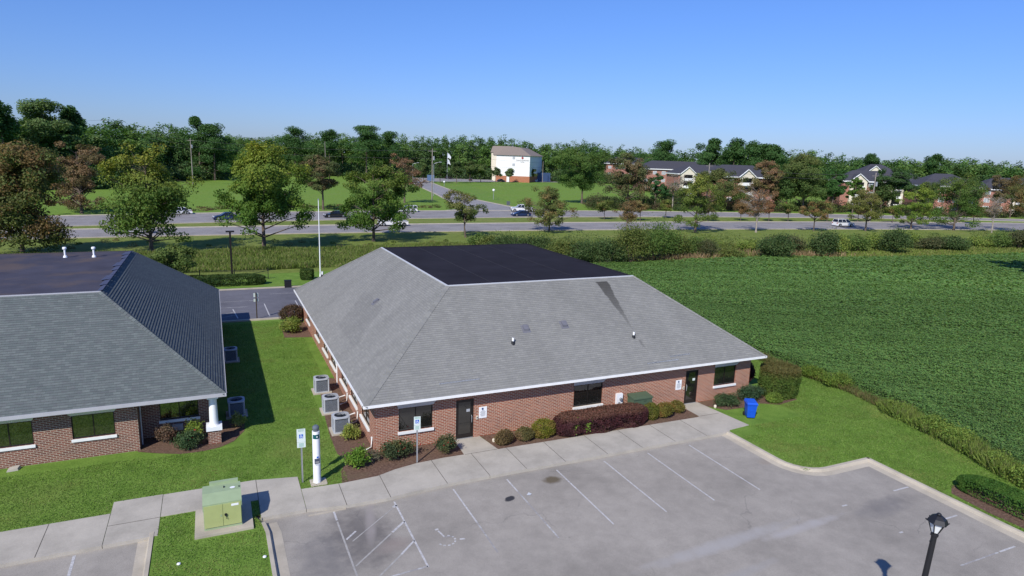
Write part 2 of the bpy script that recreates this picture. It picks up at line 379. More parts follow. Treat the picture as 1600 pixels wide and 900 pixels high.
def make_tree(name, label, x, y, H, cr, cb, base, top=None, red=None, n=14000, ncl=110, leaf=.2, seed=1, shape='round', bare=0.0,
              group=None, clr=None, bark='bark', lean=0.0, trunk_r=None, amp=.32, cat='tree', z0=0.0, xs=1.0, skirt=0.0):
    rng = np.random.default_rng(seed); rd = random.Random(seed)
    root = thing(name, label, cat, (x, y, z0), 0, group)
    rz = (H-cb)/2; cz = cb+rz
    cl = crown_cloud(rng, cr*.9, rz*.92, ncl, shape, amp); cl[:, 0] *= xs; cl[:, 2] += cz
    m_ = int(ncl*skirt)
    if m_:
        a_ = rng.uniform(0, 2*np.pi, m_); r_ = cr*rng.uniform(.3, .78, m_); cl[:m_] = np.stack([np.cos(a_)*r_, np.sin(a_)*r_, cb+rng.uniform(.0, .25, m_)*(H-cb)], 1)
    clr = clr or max(.5, cr*.135)
    tr = trunk_r or max(.08, H*.018)
    tk = MB()
    tp = [Vector((0, 0, -.1)), Vector((lean*.2, 0, cb*.5)), Vector((lean*.5, .1, cb)), Vector((lean, 0, cz+rz*.45))]
    tk.tube([tp[0], Vector((0, 0, .25)), tp[1], tp[2], tp[3]], [tr*1.6, tr*1.1, tr*.95, tr*.8, tr*.18], 8)
    order = sorted(range(ncl), key=lambda i: rd.random())
    for i in order[:int(26+ncl*.2*(1+3*bare))]:
        e = Vector(cl[i]); h0 = max(cb*.8, min(e.z-.35*math.hypot(e.x, e.y)-.3, cz+rz*.4))
        f = min(1, max(0, (h0-cb*.8)/max(.1, cz+rz*.45-cb*.8)))
        s = Vector((lean*(.4+.6*f), 0, h0)); m = s.lerp(e, .5)+Vector((rd.uniform(-.3, .3), rd.uniform(-.3, .3), rd.uniform(-.2, .5)))
        r0 = tr*(.42-.25*f)
        tk.tube([s, m, e], [r0, r0*.6, r0*.16], 5)
        for q in range(int(3+6*bare)):
            e2 = m.lerp(e, rd.uniform(.1, 1))+Vector((rd.uniform(-1, 1), rd.uniform(-1, 1), rd.uniform(-.2, 1.1)))*clr*.9
            tk.tube([m.lerp(e, rd.uniform(.1, .9)), e2], [r0*.25, r0*.07], 3)
    tk.build('trunk', M[bark], root)
    if n > 0:
        w = rng.uniform(.4, 1.3, ncl); w /= w.sum(); idx = rng.choice(ncl, n, p=w)
        off = blob(rng, n)*clr*np.array([.62, .62, .42])
        pos = cl[idx]+off; pos[:, 2] = np.maximum(pos[:, 2], cb*.75)
        hfrac = np.clip((pos[:, 2]-cb)/(H-cb), 0, 1)
        cv = rng.uniform(0, 1, ncl)[idx]
        c = tones(rng, n, base)*(0.82+.36*cv)[:, None]
        if top is not None:
            k = np.clip(hfrac*1.5-.55+.6*(cv-.5), 0, 1)[:, None]; c = c*(1-k)+tones(rng, n, top)*k
        if red is not None:
            rv = rng.uniform(0, 1, ncl)[idx]; k = (rv < red[1])[:, None]*rng.uniform(.5, 1, (n, 1)); c = c*(1-k)+tones(rng, n, red[0])*k
        out = unit(pos-np.array([0, 0, cz]))+unit(off)*.8; t1, t2 = leaf_frames(rng, n, np.full(n, leaf), .35, out*1.5)
        c = c*np.array([1.6, 1.62, 1.3])
        quad_mesh('crown', pos, t1, t2, c, root)
    return root
def make_shrub(name, label, x, y, rx, ry, h, base, n=3500, leaf=.045, seed=1, kind='round', tip=None, flowers=None, group=None, rz=0.0, cat='shrub', amp=.15, z0=.0, topc=None, stems=True, hl=.10):
    rng = np.random.default_rng(seed); root = thing(name, label, cat, (x, y, z0), rz, group)
    if kind == 'box':
        p = rng.uniform(-1, 1, (n, 3)); ax = rng.choice(3, n, p=[.2, .3, .5]); p[np.arange(n), ax] = np.sign(p[np.arange(n), ax])*rng.uniform(.86, 1.02, n)**1
        p[:, 2] = np.where((ax == 2) & (p[:, 2] < 0), -p[:, 2], p[:, 2])
        wob = 1+.05*np.sin(p[:, :1]*rx*4+1)+.04*np.sin(p[:, 1:2]*9)
        p = p*wob; p[:, :2] *= 1+.08*np.sin(p[:, 2:3]*5+p[:, :1]*rx*2); p *= (1+.0*p); q4 = (np.abs(p)**4).sum(1, keepdims=True)**.25; p = p/np.maximum(q4, 1)*np.minimum(1, 1.02)*np.minimum(q4, 1)**.3; p[:, 2] *= 1+hl*np.sin(p[:, 0]*rx*2.3+.6*np.sin(p[:, 0]*rx*5))*np.sin(p[:, 1]*3+1)+rng.normal(size=n)*hl*.35; p[:, 1] *= 1+hl*.8*np.sin(p[:, 0]*rx*3.1+2); r_ = np.hypot(np.maximum(np.abs(p[:, 0])-.85, 0), np.maximum(np.abs(p[:, 1])-.6, 0)); p[:, 2] -= r_*.5
        out = p.copy()
    elif kind == 'drum':
        a = rng.uniform(0, 2*np.pi, n); zz = rng.uniform(-1, 1, n); rr = rng.uniform(.88, 1.03, n); top_ = rng.uniform(0, 1, n) < .35
        rr = np.where(top_, np.sqrt(rng.uniform(0, 1, n)), rr); zz = np.where(top_, rng.uniform(.88, 1.05, n), zz); rr = rr*(1+.05*np.sin(a*5)*np.sin(zz*4)+rng.normal(size=n)*.025); zz = zz+top_*.05*np.sin(rr*np.cos(a)*6)*np.sin(rr*np.sin(a)*5)
        rr = rr*(1-.2*np.clip(-zz-.3, 0, 1)); rr = rr*(1-.12*np.clip(zz-.6, 0, 1))
        p = np.stack([np.cos(a)*rr, np.sin(a)*rr, zz], 1); out = p.copy()
    else:
        d = unit(rng.normal(size=(n, 3))); rad = lobed(rng, d, amp, 14)*(rng.uniform(.45, 1, n)**.35)
        p = d*rad[:, None]+rng.normal(size=(n, 3))*.06; p *= 1+.10*np.sin(d[:, :1]*9+seed)*np.sin(d[:, 1:2]*8)*np.sin(d[:, 2:3]*7+2); out = d
        if kind == 'loose':
            k = 26; cl = unit(rng.normal(size=(k, 3)))*rng.uniform(.35, .95, (k, 1)); cl[:, 2] = np.abs(cl[:, 2])*1.1-.35; p = cl[rng.integers(0, k, n)]+rng.normal(size=(n, 3))*.22
            out = unit(p)
    hf = np.clip((p[:, 2]+1)/2, 0, 1)
    pos = p*np.array([rx, ry, h/2])+np.array([0, 0, h/2]); pos[:, 2] = np.maximum(pos[:, 2], .02)
    lump = np.sin(pos[:, 0]*7+seed)+np.sin(pos[:, 1]*8+2*seed)+np.sin(pos[:, 2]*9+pos[:, 0]*3)
    c = tones(rng, n, base)*1.25*(1+.1*lump)[:, None]
    if tip is not None:
        k = np.clip((lump-.4)*.5+rng.uniform(-.3, .3, n), 0, 1)[:, None]; c = c*(1-k)+tones(rng, n, tip)*k
    if topc is not None:
        k = np.clip((hf-.72)*5+rng.uniform(-.4, .4, n), 0, 1)[:, None]; c = c*(1-k)+tones(rng, n, topc)*k
    t1, t2 = leaf_frames(rng, n, np.full(n, leaf), .4, unit(out))
    quad_mesh('foliage', pos, t1, t2, c, root)
    if stems:
        rd = random.Random(seed); st = MB()
        for q in range(9):
            a = rd.uniform(0, 6.28); e = Vector((math.cos(a)*rx*rd.uniform(.3, .75), math.sin(a)*ry*rd.uniform(.3, .75), h*rd.uniform(.5, .85)))
            st.tube([(math.cos(a)*.05, math.sin(a)*.05, 0), e*.5, e], [.02, .013, .005] if h < 2 else [.06, .04, .015], 5)
        st.build('stem', M['bark'], root)
    if flowers:
        m = flowers[1]; k = rng.integers(0, n, m); fp = pos[k]+unit(out[k])*.04; fp[:, 2] = np.maximum(fp[:, 2], h*.55); t1, t2 = leaf_frames(rng, m, np.full(m, .055), 1, None, .95)
        quad_mesh('flower', fp, t1, t2, tones(rng, m, flowers[0], .2), root)
    return root
# ================================================================ SETTING
ZP = -.12                                    # asphalt level of the lots, lawn level is 0
g = MB()
g.add([(-5000,26,0),(7000,26,0),(7000,8000,0),(-5000,8000,0)], [(0,1,2,3)])
arc = [(25.25+1.5-1.5*math.cos(R(a)), 22.2-1.5*math.sin(R(a)), 0) for a in range(0, 91, 15)]
right = [(25.25,26,0)]+arc+[(29.75,20.7,0),(29.6,14,0),(29.6,-60,0),(1500,-60,0),(1500,26,0)]
g.add(right, [tuple(range(len(right)))])
isl = [(-2.7,26,0),(-2.7,8,0),(1.15,8,0),(1.25,20,0),(1.2,24.6,0),(1.1,25.4,0),(.9,26,0)]
g.add(isl, [tuple(range(len(isl)))])
g.add([(-900,-60,0),(-60,-60,0),(-60,26,0),(-900,26,0)], [(0,1,2,3)])
structure(g.build('lawn', M['lawn']))
structure(MB().add([(-60.5,-60,ZP),(30,-60,ZP),(30,26.3,ZP),(-60.5,26.3,ZP)], [(0,1,2,3)]).build('parking_lot', M['asphalt']))
structure(MB().add([(-1000,-300,-1.2),(1600,-300,-1.2),(1600,1600,-1.2),(-1000,1600,-1.2)], [(0,1,2,3)]).build('ground', M['verge']))
# ---- kerbs
def kerb_strip(path, width_top, gutter, side, name='kerb'):
    """path = lawn edge; kerb top then a gutter pan towards the asphalt; side=+1 asphalt to the left of the path"""
    pts = [Vector((x, y, 0)) for x, y in path]; nn = []
    for i, p in enumerate(pts):
        a = (pts[i]-pts[max(0, i-1)]); b = (pts[min(len(pts)-1, i+1)]-pts[i])
        a = a.normalized() if a.length else b.normalized(); b = b.normalized() if b.length else a
        t = (a+b).normalized(); nrm = Vector((-t.y, t.x, 0))*side; k = 1/max(.5, nrm.dot(Vector((-a.y, a.x, 0))*side)); nn.append(nrm*k)
    prof = [(-.02, -.05), (-.02, .035), (width_top*.85, .035), (width_top, .01), (width_top+.05, ZP+.03), (width_top+gutter, ZP+.006), (width_top+gutter+.01, ZP-.03)]
    mb = MB(); n = len(prof)
    vs = [(p.x+m.x*d, p.y+m.y*d, z) for p, m in zip(pts, nn) for d, z in prof]
    fs = [(i*n+k, i*n+k+1, (i+1)*n+k+1, (i+1)*n+k) for i in range(len(pts)-1) for k in range(n-1)]
    mb.add(vs, fs); return structure(mb.build(name, M['kerb']))
kerb_strip([(25.25,25.8)]+[(x, y) for x, y, _ in arc]+[(27.5,20.7),(28.7,20.7),(29.75,20.7)], .16, .36, -1)
kerb_strip([(29.75,20.7),(29.68,18),(29.6,14),(29.6,-10)], .16, .42, -1)
kerb_strip([(1.15,8),(1.25,20),(1.22,24.6),(1.12,25.35)], .14, .42, -1)
kerb_strip([(-2.7,26.15),(-2.7,8)], .13, .38, -1)
# ---- sidewalk
sw = MB()
def slab(pts, z=.02): sw.prism(pts, ZP-.05, z)
slab([(-40,25.85),(-4.36,25.85),(-4.36,28.2),(-40,28.2)])
slab([(-4.34,25.85),(-2.55,25.85),(-2.55,29.15),(-4.34,29.15)])
slab([(-2.53,27.25),(1.1,27.25),(1.1,29.1),(-2.53,29.12)])
slab([(1.12,25.75),(2.85,25.75),(2.85,28.75),(1.12,29.08)])
front = [(2.87,25.75),(4.4,25.5),(6.1,25.45),(7.4,25.6),(9,25.72),(11,25.75)]
back = [(11,28.22),(9.6,28.25),(8.2,28.15),(7.1,27.9),(6.2,27.55),(4.6,27.45),(2.87,27.55)]
slab(front+back)
slab([(11.02,25.75),(25.2,25.75),(25.5,25.95),(27.0,26.1),(26.55,30.0),(25.15,30.0),(25.15,28.1),(24.9,28.05),(18,28.12),(12.45,28.2),(12.15,30.0),(10.75,30.0),(10.65,28.22),(11.02,28.22)])
for x0, x1, y0, y1 in [(-40,-4.36,25.85,28.2)]: pass
o = structure(sw.build('sidewalk', M['concrete']))
j = MB()
for x in [-14.4,-12.4,-10.4,-8.4,-6.4]: j.box(x-.012, x+.012, 25.86, 28.19, .018, .024)
j.box(-4.33, -2.56, 27.2, 27.225, .018, .024)
for x in (-.75, 1.11): j.box(x-.012, x+.012, 27.3 if x < 1 else 26.0, 29.1, .018, .024)
for x, y0, y1 in [(4.45,25.5,27.44),(6.3,25.47,27.6),(8.95,25.74,28.2),(11.01,25.77,28.2),(12.9,25.77,28.18),(15.0,25.77,28.15),(17.4,25.77,28.13),(19.5,25.77,28.11),(21.6,25.77,28.09),(23.7,25.77,28.06)]: j.box(x-.012, x+.012, y0, y1, .018, .024)
j.box(10.7, 12.4, 28.2, 28.225, .018, .024); j.box(25.2, 26.6, 28.1, 28.125, .018, .024)
structure(j.build('sidewalk_joints', M['joint']))
kf = MB()                                              # worn kerb face below the walk
structure(MB().box(2.9,4.4,25.4,25.5,ZP-.02,ZP+.02).build('kerb', M['kerb']))
# ---- parking paint
pl = MB(); zl = ZP+.004
def line(x0, y0, x1, y1, w=.1, m=0):
    d = Vector((x1-x0, y1-y0, 0)).normalized(); q = Vector((-d.y, d.x, 0))*w/2
    pl.quad((x0+q.x,y0+q.y,zl),(x0-q.x,y0-q.y,zl),(x1-q.x,y1-q.y,zl),(x1+q.x,y1+q.y,zl), m)
for x in (14.3,16.95,19.55,22.2): line(x, 25.4, x-.05, 20.35, .07, 0)
line(11.7,24.2,11.68,20.3,.07,1); line(11.7,25.4,11.7,24.2,.07,0); line(9.1,22.6,9.08,20.3,.07,1)
line(9.1,25.4,9.1,22.6,.07,0); line(6.4,25.3,6.4,20.4,.075,0); line(3.9,25.4,3.9,24.7,.08,0); line(3.9,24.6,3.95,19.5,.07,2)
line(6.4,20.45,4.0,20.3,.08,1); line(6.4,22.2,5.7,21.5,.08,0); line(5.7,21.5,4.0,19.9,.07,2); line(6.4,23.65,5.75,23.05,.1,0); line(6.4,25.0,6.25,24.85,.14,0)
line(5.7,23.0,4.0,21.4,.07,2); line(4.0,23.2,4.45,23.65,.08,0); line(6.2,24.8,4.2,23.0,.05,2)
line(28.0,18.0,29.0,18.0,.08,0); line(27.4,15.5,28.6,15.5,.08,0); line(24.5,17.9,24.8,17.9,.08,0); line(27.4,13.1,28.4,13.1,.08,0); line(24.9,15.5,25.1,15.5,.08,0); line(25.0,13.1,27.3,13.1,.07,1)
line(-5.2,25.75,-5.1,20.5,.1,0); line(-7.9,25.75,-7.8,20.5,.1,0); line(-10.6,25.75,-10.5,20.5,.1,0)
# faded wheelchair emblem on the asphalt
for a in range(200, 430, 30):
    x, y, r_ = 7.55, 21.75, .34; a0, a1 = R(a), R(a+17); line(x+r_*math.cos(a0), y+r_*math.sin(a0), x+r_*math.cos(a1), y+r_*math.sin(a1), .07, 0)
line(7.45,22.5,7.55,22.0,.07,0); line(7.55,22.0,7.85,21.95,.07,1); line(8.05,21.65,8.25,21.6,.09,0); line(7.35,22.6,7.5,22.62,.1,0)
structure(pl.build('parking_lines', [M['paint'], M['worn'], M['faint']]))
# ---- mulch beds
mb = MB()
def bed(pts, z=.012): mb.add([(x, y, z) for x, y in pts], [tuple(range(len(pts)))])
bed([(4.6,27.45),(6.2,27.55),(7.1,27.9),(8.2,28.15),(9.6,28.25),(10.65,28.22),(10.75,30.2),(6.7,30.2),(6.7,41.5),(5.9,42.2),(5.4,39.5),(5.1,36),(4.9,32.6),(4.9,30.5),(5.2,29.6),(4.75,28.6)])
bed([(12.45,28.2),(18,28.12),(24.9,28.05),(25.15,28.1),(25.15,30.2),(12.15,30.2)])
bed([(26.62,29.3),(27.4,28.35),(28.6,28.3),(30.0,28.6),(31.2,27.9),(33.0,28.2),(33.2,30.2),(31.2,31.2),(31.1,34),(30.4,34),(30.4,30.2),(26.55,30.2)])
bed([(-3.9,34.0),(-3.0,33.5),(-2.0,33.05),(-1.1,33.0),(-.3,33.2),(.35,33.7),(.9,34.9),(1.0,36.6),(-.4,36.6),(-.4,36),(-3.9,36)])
bed([(4.6,52.5),(6.7,52),(6.7,59),(5.4,59),(4.7,56.5)])
bed([(30.0,13.0),(31.6,13.0),(31.8,16.6),(30.9,17.2),(30.1,16.7),(29.9,15)])
structure(mb.build('mulch_bed', M['mulch']))
# ---- car park and hedge strip between the buildings
bl = MB(); bl.add([(-60,59.6,.01),(45,58.6,.01),(45,71.6,.01),(-60,74.0,.01)], [(0,1,2,3)]); structure(bl.build('rear_parking_lot', M['old_asphalt']))
bk = MB()
bk.prism([(-60,74.0),(9.0,72.4),(9.0,72.6),(-60,74.2)], 0, .13); bk.prism([(-60,59.3),(45,58.3),(45,58.6),(-60,59.6)], 0, .12)
structure(bk.build('kerb', M['kerb']))
bp = MB()
for x0, y0, x1, y1, m in [(4.0,65.2,4.1,60.0,0),(6.9,65.8,6.9,60,0),(1.2,63.6,1.5,59.9,0),(-1.4,64,-1.2,59.9,0),(0,67.0,3.2,66.9,1),(4.8,69.6,7.8,69.5,1),(0,64.4,2.5,64.3,1),(-.2,61.5,1.4,62.4,1),(-.2,60.4,1.4,61.2,1)]:
    zl = .014; pl_, pl = pl, bp; line(x0, y0, x1, y1, .09, m); pl = pl_
structure(bp.build('parking_lines', [M['paint'], M['worn']]))
# ---- highway
def fit(px, deg=2):
    w = np.array([G(u, v) for u, v in px]); return np.poly1d(np.polyfit(w[:, 0], w[:, 1], deg))
E1 = fit([(0,376),(200,369),(400,366),(600,364),(800,361),(1000,359),(1200,358),(1400,359),(1599,360)])
E2 = fit([(0,362),(150,358),(400,353),(800,350),(1000,347),(1200,347),(1400,348),(1599,349)])
E3 = fit([(130,354),(360,348),(500,342.5),(700,341),(1000,340),(1100,339.2),(1599,346.2)])
E4 = fit([(120,337),(320,334),(640,330),(900,329.3),(1050,331),(1300,336),(1500,340)])
def ext(E, x):
    if x > 215: return E(215)+(x-215)*E.deriv()(215)
    if x < -45: return E(-45)+(x+45)*E.deriv()(-45)
    return E(x)
xs = [-160+i*6 for i in range(110)]
def road(name, Ea, Eb, z, mat, da=0.0, db=0.0):
    m_ = MB(); vs = [(x, ext(Ea, x)+da, z) for x in xs]+[(x, ext(Eb, x)+db, z) for x in xs]; n = len(xs)
    m_.add(vs, [(i, i+1, n+i+1, n+i) for i in range(n-1)]); return structure(m_.build(name, mat))
road('near_carriageway', E1, E2, .035, M['road']); road('far_carriageway', E3, E4, .035, M['road'])
for E_, s_ in ((E1, 1), (E2, -1), (E3, 1), (E4, -1)):
    m_ = MB(); n = len(xs)
    a = [(x, ext(E_, x)-.45*s_, .02) for x in xs]; b = [(x, ext(E_, x)-.45*s_, .15) for x in xs]; c = [(x, ext(E_, x)-.1*s_, .15) for x in xs]; d = [(x, ext(E_, x)+.55*s_, .055) for x in xs]
    vs = a+b+c+d; m_.add(vs, [(k*n+i, k*n+i+1, (k+1)*n+i+1, (k+1)*n+i) for k in range(3) for i in range(n-1)]); structure(m_.build('kerb', M['kerb']))
hm = MB()
def hline(Ea, Eb, f, w, dash=None, m=0):
    x = -150.0
    while x < 460:
        L = dash[0] if dash else 6; x1 = x+L
        y0 = ext(Ea, x)*(1-f)+ext(Eb, x)*f; y1 = ext(Ea, x1)*(1-f)+ext(Eb, x1)*f
        hm.quad((x, y0-w, .045), (x1, y1-w, .045), (x1, y1+w, .045), (x, y0+w, .045), m)
        x = x1+(dash[1] if dash else 0)
hline(E1, E2, .10, .08); hline(E1, E2, .92, .08); hline(E1, E2, .5, .08, (3, 9)); hline(E3, E4, .08, .08); hline(E3, E4, .92, .08); hline(E3, E4, .36, .08, (3, 9)); hline(E3, E4, .64, .08, (3, 9))
for u, v in ((1018,337),(560,339)):                    # left-turn arrows
    x, y = G(u, v); hm.quad((x-1.7,y-.25,.046),(x+1.7,y-.25,.046),(x+1.7,y+.25,.046),(x-1.7,y+.25,.046)); hm.add([(x-3.2,y,.046),(x-1.7,y-.9,.046),(x-1.7,y+.9,.046)], [(0,1,2)])
structure(hm.build('road_markings', M['paint']))
# verge and median (rougher grass)
def sheet(name, pts, z, mat): return structure(MB().add([(x, y, z) for x, y in pts], [tuple(range(len(pts)))]).build(name, mat))
vg = MB(); n = len(xs)
va = [(x, 81.5 if x < 30 else 77.5-(x-30)*.05, .006) for x in xs]; vb = [(x, ext(E1, x)-.4, .006) for x in xs]
vg.add(va+vb, [(i, i+1, n+i+1, n+i) for i in range(n-1)])
va = [(x, ext(E2, x)+.4, .01) for x in xs]; vb = [(x, ext(E3, x)-.4, .01) for x in xs]; vg.add(va+vb, [(i, i+1, n+i+1, n+i) for i in range(n-1)])
structure(vg.build('grass_verge', M['verge']))
sheet('meadow', [(-300,ext(E4,-300)+.5),(64,ext(E4,64)+.5),(100,420),(-300,420)], .008, M['meadow'])
sheet('hotel_lawn', [(80,ext(E4,80)+.5),(420,ext(E4,420)+.5),(420,300),(115,300)], .012, M['meadow'])
# side street towards the hotel
ss = MB()
L = [(56,164.6),(64.5,172),(70,205),(76,235),(84,280),(93,330),(108,420)]; Rr = [(88,164.6),(79.5,171),(80,205),(85.5,235),(94,280),(103.5,330),(118,420)]
vs = [(x, y, .04) for x, y in L]+[(x, y, .04) for x, y in Rr]; k = len(L)
ss.add(vs, [(i, k+i, k+i+1, i+1) for i in range(k-1)]); structure(ss.build('side_street', M['farroad']))
sk = MB()
for path, s_ in ((Rr, 1), (L, -1)):
    for (xa, ya), (xb, yb) in zip(path, path[1:]): sk.prism([(xa, ya), (xa+.7*s_, ya), (xb+.7*s_, yb), (xb, yb)], 0, .16)
structure(sk.build('kerb', M['kerb']))
# hotel forecourt and distant lanes
sheet('hotel_forecourt', [G(640,283.5),G(880,285),G(900,281),(285,470),(110,500)], .05, M['farroad'])
sheet('country_lane', [G(120,287),G(345,272.8),G(345,275.8),G(120,291)], .05, M['farroad'])
sheet('brown_field', [P(283,372), P(350,362), P(360,700), P(270,700)], .06, M['strawfield'])
sheet('apartment_car_park', [P(1290,170),P(1600,150),P(1640,300),P(1250,320)], .03, M['farroad']) if False else None
# ================================================================ MAIN BUILDINGS
def wall_grid(mb, kind, c, a0, a1, z0, z1, holes, depth, outward, m=0):
    """wall in plane y=c ('x' wall) or x=c ('y' wall) with rectangular holes (a0,a1,z0,z1) and reveals of the given depth"""
    A = sorted({a0, a1}|{h[0] for h in holes}|{h[1] for h in holes}); Z = sorted({z0, z1}|{h[2] for h in holes}|{h[3] for h in holes})
    pt = (lambda a, z, d=0: (a, c+d, z)) if kind == 'x' else (lambda a, z, d=0: (c+d, a, z))
    for i in range(len(A)-1):
        for k in range(len(Z)-1):
            am, zm = (A[i]+A[i+1])/2, (Z[k]+Z[k+1])/2
            if any(h[0] < am < h[1] and h[2] < zm < h[3] for h in holes): continue
            mb.quad(pt(A[i], Z[k]), pt(A[i+1], Z[k]), pt(A[i+1], Z[k+1]), pt(A[i], Z[k+1]), m)
    d = -outward*depth
    for h in holes:
        for (p, q) in (((h[0],h[2]),(h[1],h[2])),((h[1],h[2]),(h[1],h[3])),((h[1],h[3]),(h[0],h[3])),((h[0],h[3]),(h[0],h[2]))):
            mb.quad(pt(*p), pt(*q), pt(*q, d), pt(*p, d), m)
def boxp(mb, kind, c, a0, a1, z0, z1, d0, d1, m=0):
    if kind == 'x': mb.box(a0, a1, min(c+d0, c+d1), max(c+d0, c+d1), z0, z1, m)
    else: mb.box(min(c+d0, c+d1), max(c+d0, c+d1), a0, a1, z0, z1, m)
def window(root, org, kind, c, a0, a1, z0, z1, out, glass, sill='white', panes=2, frame='bronze', silld=.09):
    f = MB(); w = .045; dd0, dd1 = -out*.10, -out*.05
    for aa, ab, za, zb in ((a0,a1,z0,z0+w),(a0,a1,z1-w,z1),(a0,a0+w,z0+w,z1-w),(a1-w,a1,z0+w,z1-w)): boxp(f, kind, c, aa, ab, za, zb, dd0, dd1)
    for k in range(1, panes):
        am = a0+(a1-a0)*k/panes; boxp(f, kind, c, am-w/2, am+w/2, z0+w, z1-w, dd0, dd1)
    fr = f.build('window', M[frame], root, org)
    p = MB(); boxp(p, kind, c, a0+w*.5, a1-w*.5, z0+w*.5, z1-w*.5, -out*.085, -out*.075); p.build('pane', M[glass], fr, org)
    if sill:
        s_ = MB(); boxp(s_, kind, c, a0-.05, a1+.05, z0-.13, z0-.003, -out*.02, out*silld); s_.build('sill', M[sill], fr, org)
    return fr
def head_panel(root, org, kind, c, a0, a1, z0, z1, out, mat, reach=.5, flare=.2):
    m_ = MB(); P_ = (lambda a, z, d: (a, c+out*d, z)) if kind == 'x' else (lambda a, z, d: (c+out*d, a, z))
    a = P_(a0-.0, z0, .01); b = P_(a1+.0, z0, .01); d_ = P_(a1+flare, z1, reach); e = P_(a0-flare, z1, reach)
    a2 = P_(a0, z1, .01); b2 = P_(a1, z1, .01)
    m_.add([a, b, d_, e, a2, b2], [(0,1,2,3),(0,3,4),(1,5,2),(4,3,2,5)]); return m_.build('window_hood', M[mat], root, org)
def courses(mb, p0, p1, q0, q1, expo=.145, th=.014, m=0):
    p0, p1, q0, q1 = map(Vector, (p0, p1, q0, q1)); d = (p1-p0).normalized(); L = ((q0-p0)-d*(q0-p0).dot(d)).length
    n = max(1, round(L/expo)); N = d.cross((q0-p0)).normalized(); N = N if N.z > 0 else -N
    uvf = lambda P_, t: ((P_-p0).dot(d), t*n*.145)
    for i in range(n):
        t0, t1 = i/n, (i+1)/n
        A, B, C, D = p0.lerp(q0, t0), p1.lerp(q1, t0), p1.lerp(q1, t1), p0.lerp(q0, t1)
        mb.add([A+N*th, B+N*th, C, D], [(0,1,2,3)], m, [uvf(A, t0), uvf(B, t0), uvf(C, t1), uvf(D, t1)])
        mb.add([A, B, B+N*th, A+N*th], [(0,1,2,3)], m, [uvf(A, t0)]*2+[uvf(B, t0)]*2)
def hip_roof(root, org, X0, Y0, X1, Y1, ze, zf, s, mats, trims, memb, name='roof', capmat=None, sback=None, fh=.15, th=.010):
    sb = sback or s
    A, B, C, D = (X0,Y0,ze),(X1,Y0,ze),(X1,Y1,ze),(X0,Y1,ze)
    a, b, c, d = (X0+s,Y0+s,zf),(X1-s,Y0+s,zf),(X1-s,Y1-sb,zf),(X0+s,Y1-sb,zf)
    roof = MB()
    courses(roof, A, B, a, b, m=0, th=min(th, .012)); courses(roof, B, C, b, c, m=1, th=th); courses(roof, C, D, c, d, m=0 if len(mats) < 3 else 2); courses(roof, D, A, d, a, m=1, th=min(th, .012))
    ro = roof.build(name, mats, root, org)
    for P_, Q in ((A, a), (B, b), (C, c), (D, d)):
        hc = MB(); P_, Q = Vector(P_), Vector(Q); nseg = 44
        dr = (Q-P_); hz = Vector((dr.x, dr.y, 0)).normalized(); sd = Vector((-hz.y, hz.x, 0))
        for k in range(nseg):
            S, T = P_.lerp(Q, k/nseg), P_.lerp(Q, (k+1)/nseg+.003); u1 = .05; dz = Vector((0, 0, -.085))
            hc.add([S+Vector((0,0,u1)), T+Vector((0,0,u1*.6)), T+sd*.15+dz+Vector((0,0,u1*.6)), S+sd*.15+dz+Vector((0,0,u1)), T-sd*.15+dz+Vector((0,0,u1*.6)), S-sd*.15+dz+Vector((0,0,u1))],
                   [(0,1,2,3),(1,0,5,4),(0,3,5)], 0, [(k*.3,.05),(k*.3+.1,.05),(k*.3+.1,.1),(k*.3,.1),(k*.3+.1,.1),(k*.3,.1)])
        hc.build('ridge_cap', capmat or mats[0], ro, org)
    fl = MB(); fl.quad((a[0],a[1],zf-.03),(b[0],b[1],zf-.03),(c[0],c[1],zf-.03),(d[0],d[1],zf-.03)); fl.build('flat_roof', memb, ro, org)
    tr = MB(); w = .10
    tr.box(a[0], b[0], a[1]-.02, a[1]+w-.02, zf-.06, zf+.04); tr.box(a[0]-.02, a[0]+w-.02, a[1]+w, d[1], zf-.06, zf+.04)
    tr.build('roof_edge_trim', trims[0], ro, org)
    tr = MB(); tr.box(b[0]-w+.02, b[0]+.02, a[1]+w, c[1], zf-.06, zf+.015); tr.box(a[0], b[0], d[1]-w, d[1]+.02, zf-.06, zf+.015)
    tr.build('roof_edge_strip', memb, ro, org)
    fa = MB(); h = fh
    fa.box(X0-.03,X1+.03,Y0-.05,Y0,ze-h,ze+.02); fa.box(X0-.03,X1+.03,Y1,Y1+.05,ze-h,ze+.02); fa.box(X0-.05,X0,Y0,Y1,ze-h,ze+.02); fa.box(X1,X1+.05,Y0,Y1,ze-h,ze+.02)
    fa.build('fascia', trims[1], ro, org)
    so = MB(); so.quad((X0,Y0,ze-h+.01),(X1,Y0,ze-h+.01),(X1,Y1,ze-h+.01),(X0,Y1,ze-h+.01)); so.build('soffit', M['soffit'], ro, org)
    return ro
X0, Y0, W_, D_, SI, ZE, ZF, OV = 6.02, 29.38, 25.19, 28.62, 6.13, 2.69, 7.0, .61
X1, Y1 = X0+W_, Y0+D_
org = (X0+OV, Y0+OV, 0)
main = thing('office_building', 'brick office with a large grey hip roof and dark flat top, beside the car park', 'office building', org)
M['ventgrey'] = plain('vent_grey_material', (.15,.15,.17), .6)
wx0, wx1, wy0, wy1 = X0+OV, X1-OV, Y0+OV, Y1-OV
FW_ = [(7.83,9.58,.9,2.12),(17.76,19.62,.86,2.12),(27.72,29.42,.92,2.14)]
DO = [(10.83,11.8,0,2.16),(25.5,26.44,0,2.14)]
LW = [(31.15,33.2),(34.15,36.2),(37.1,39.25),(40.85,43.05),(44.05,46.25),(47.9,49.95),(53.0,55.0)]
LZ = (.78, 2.0)
wl = MB()
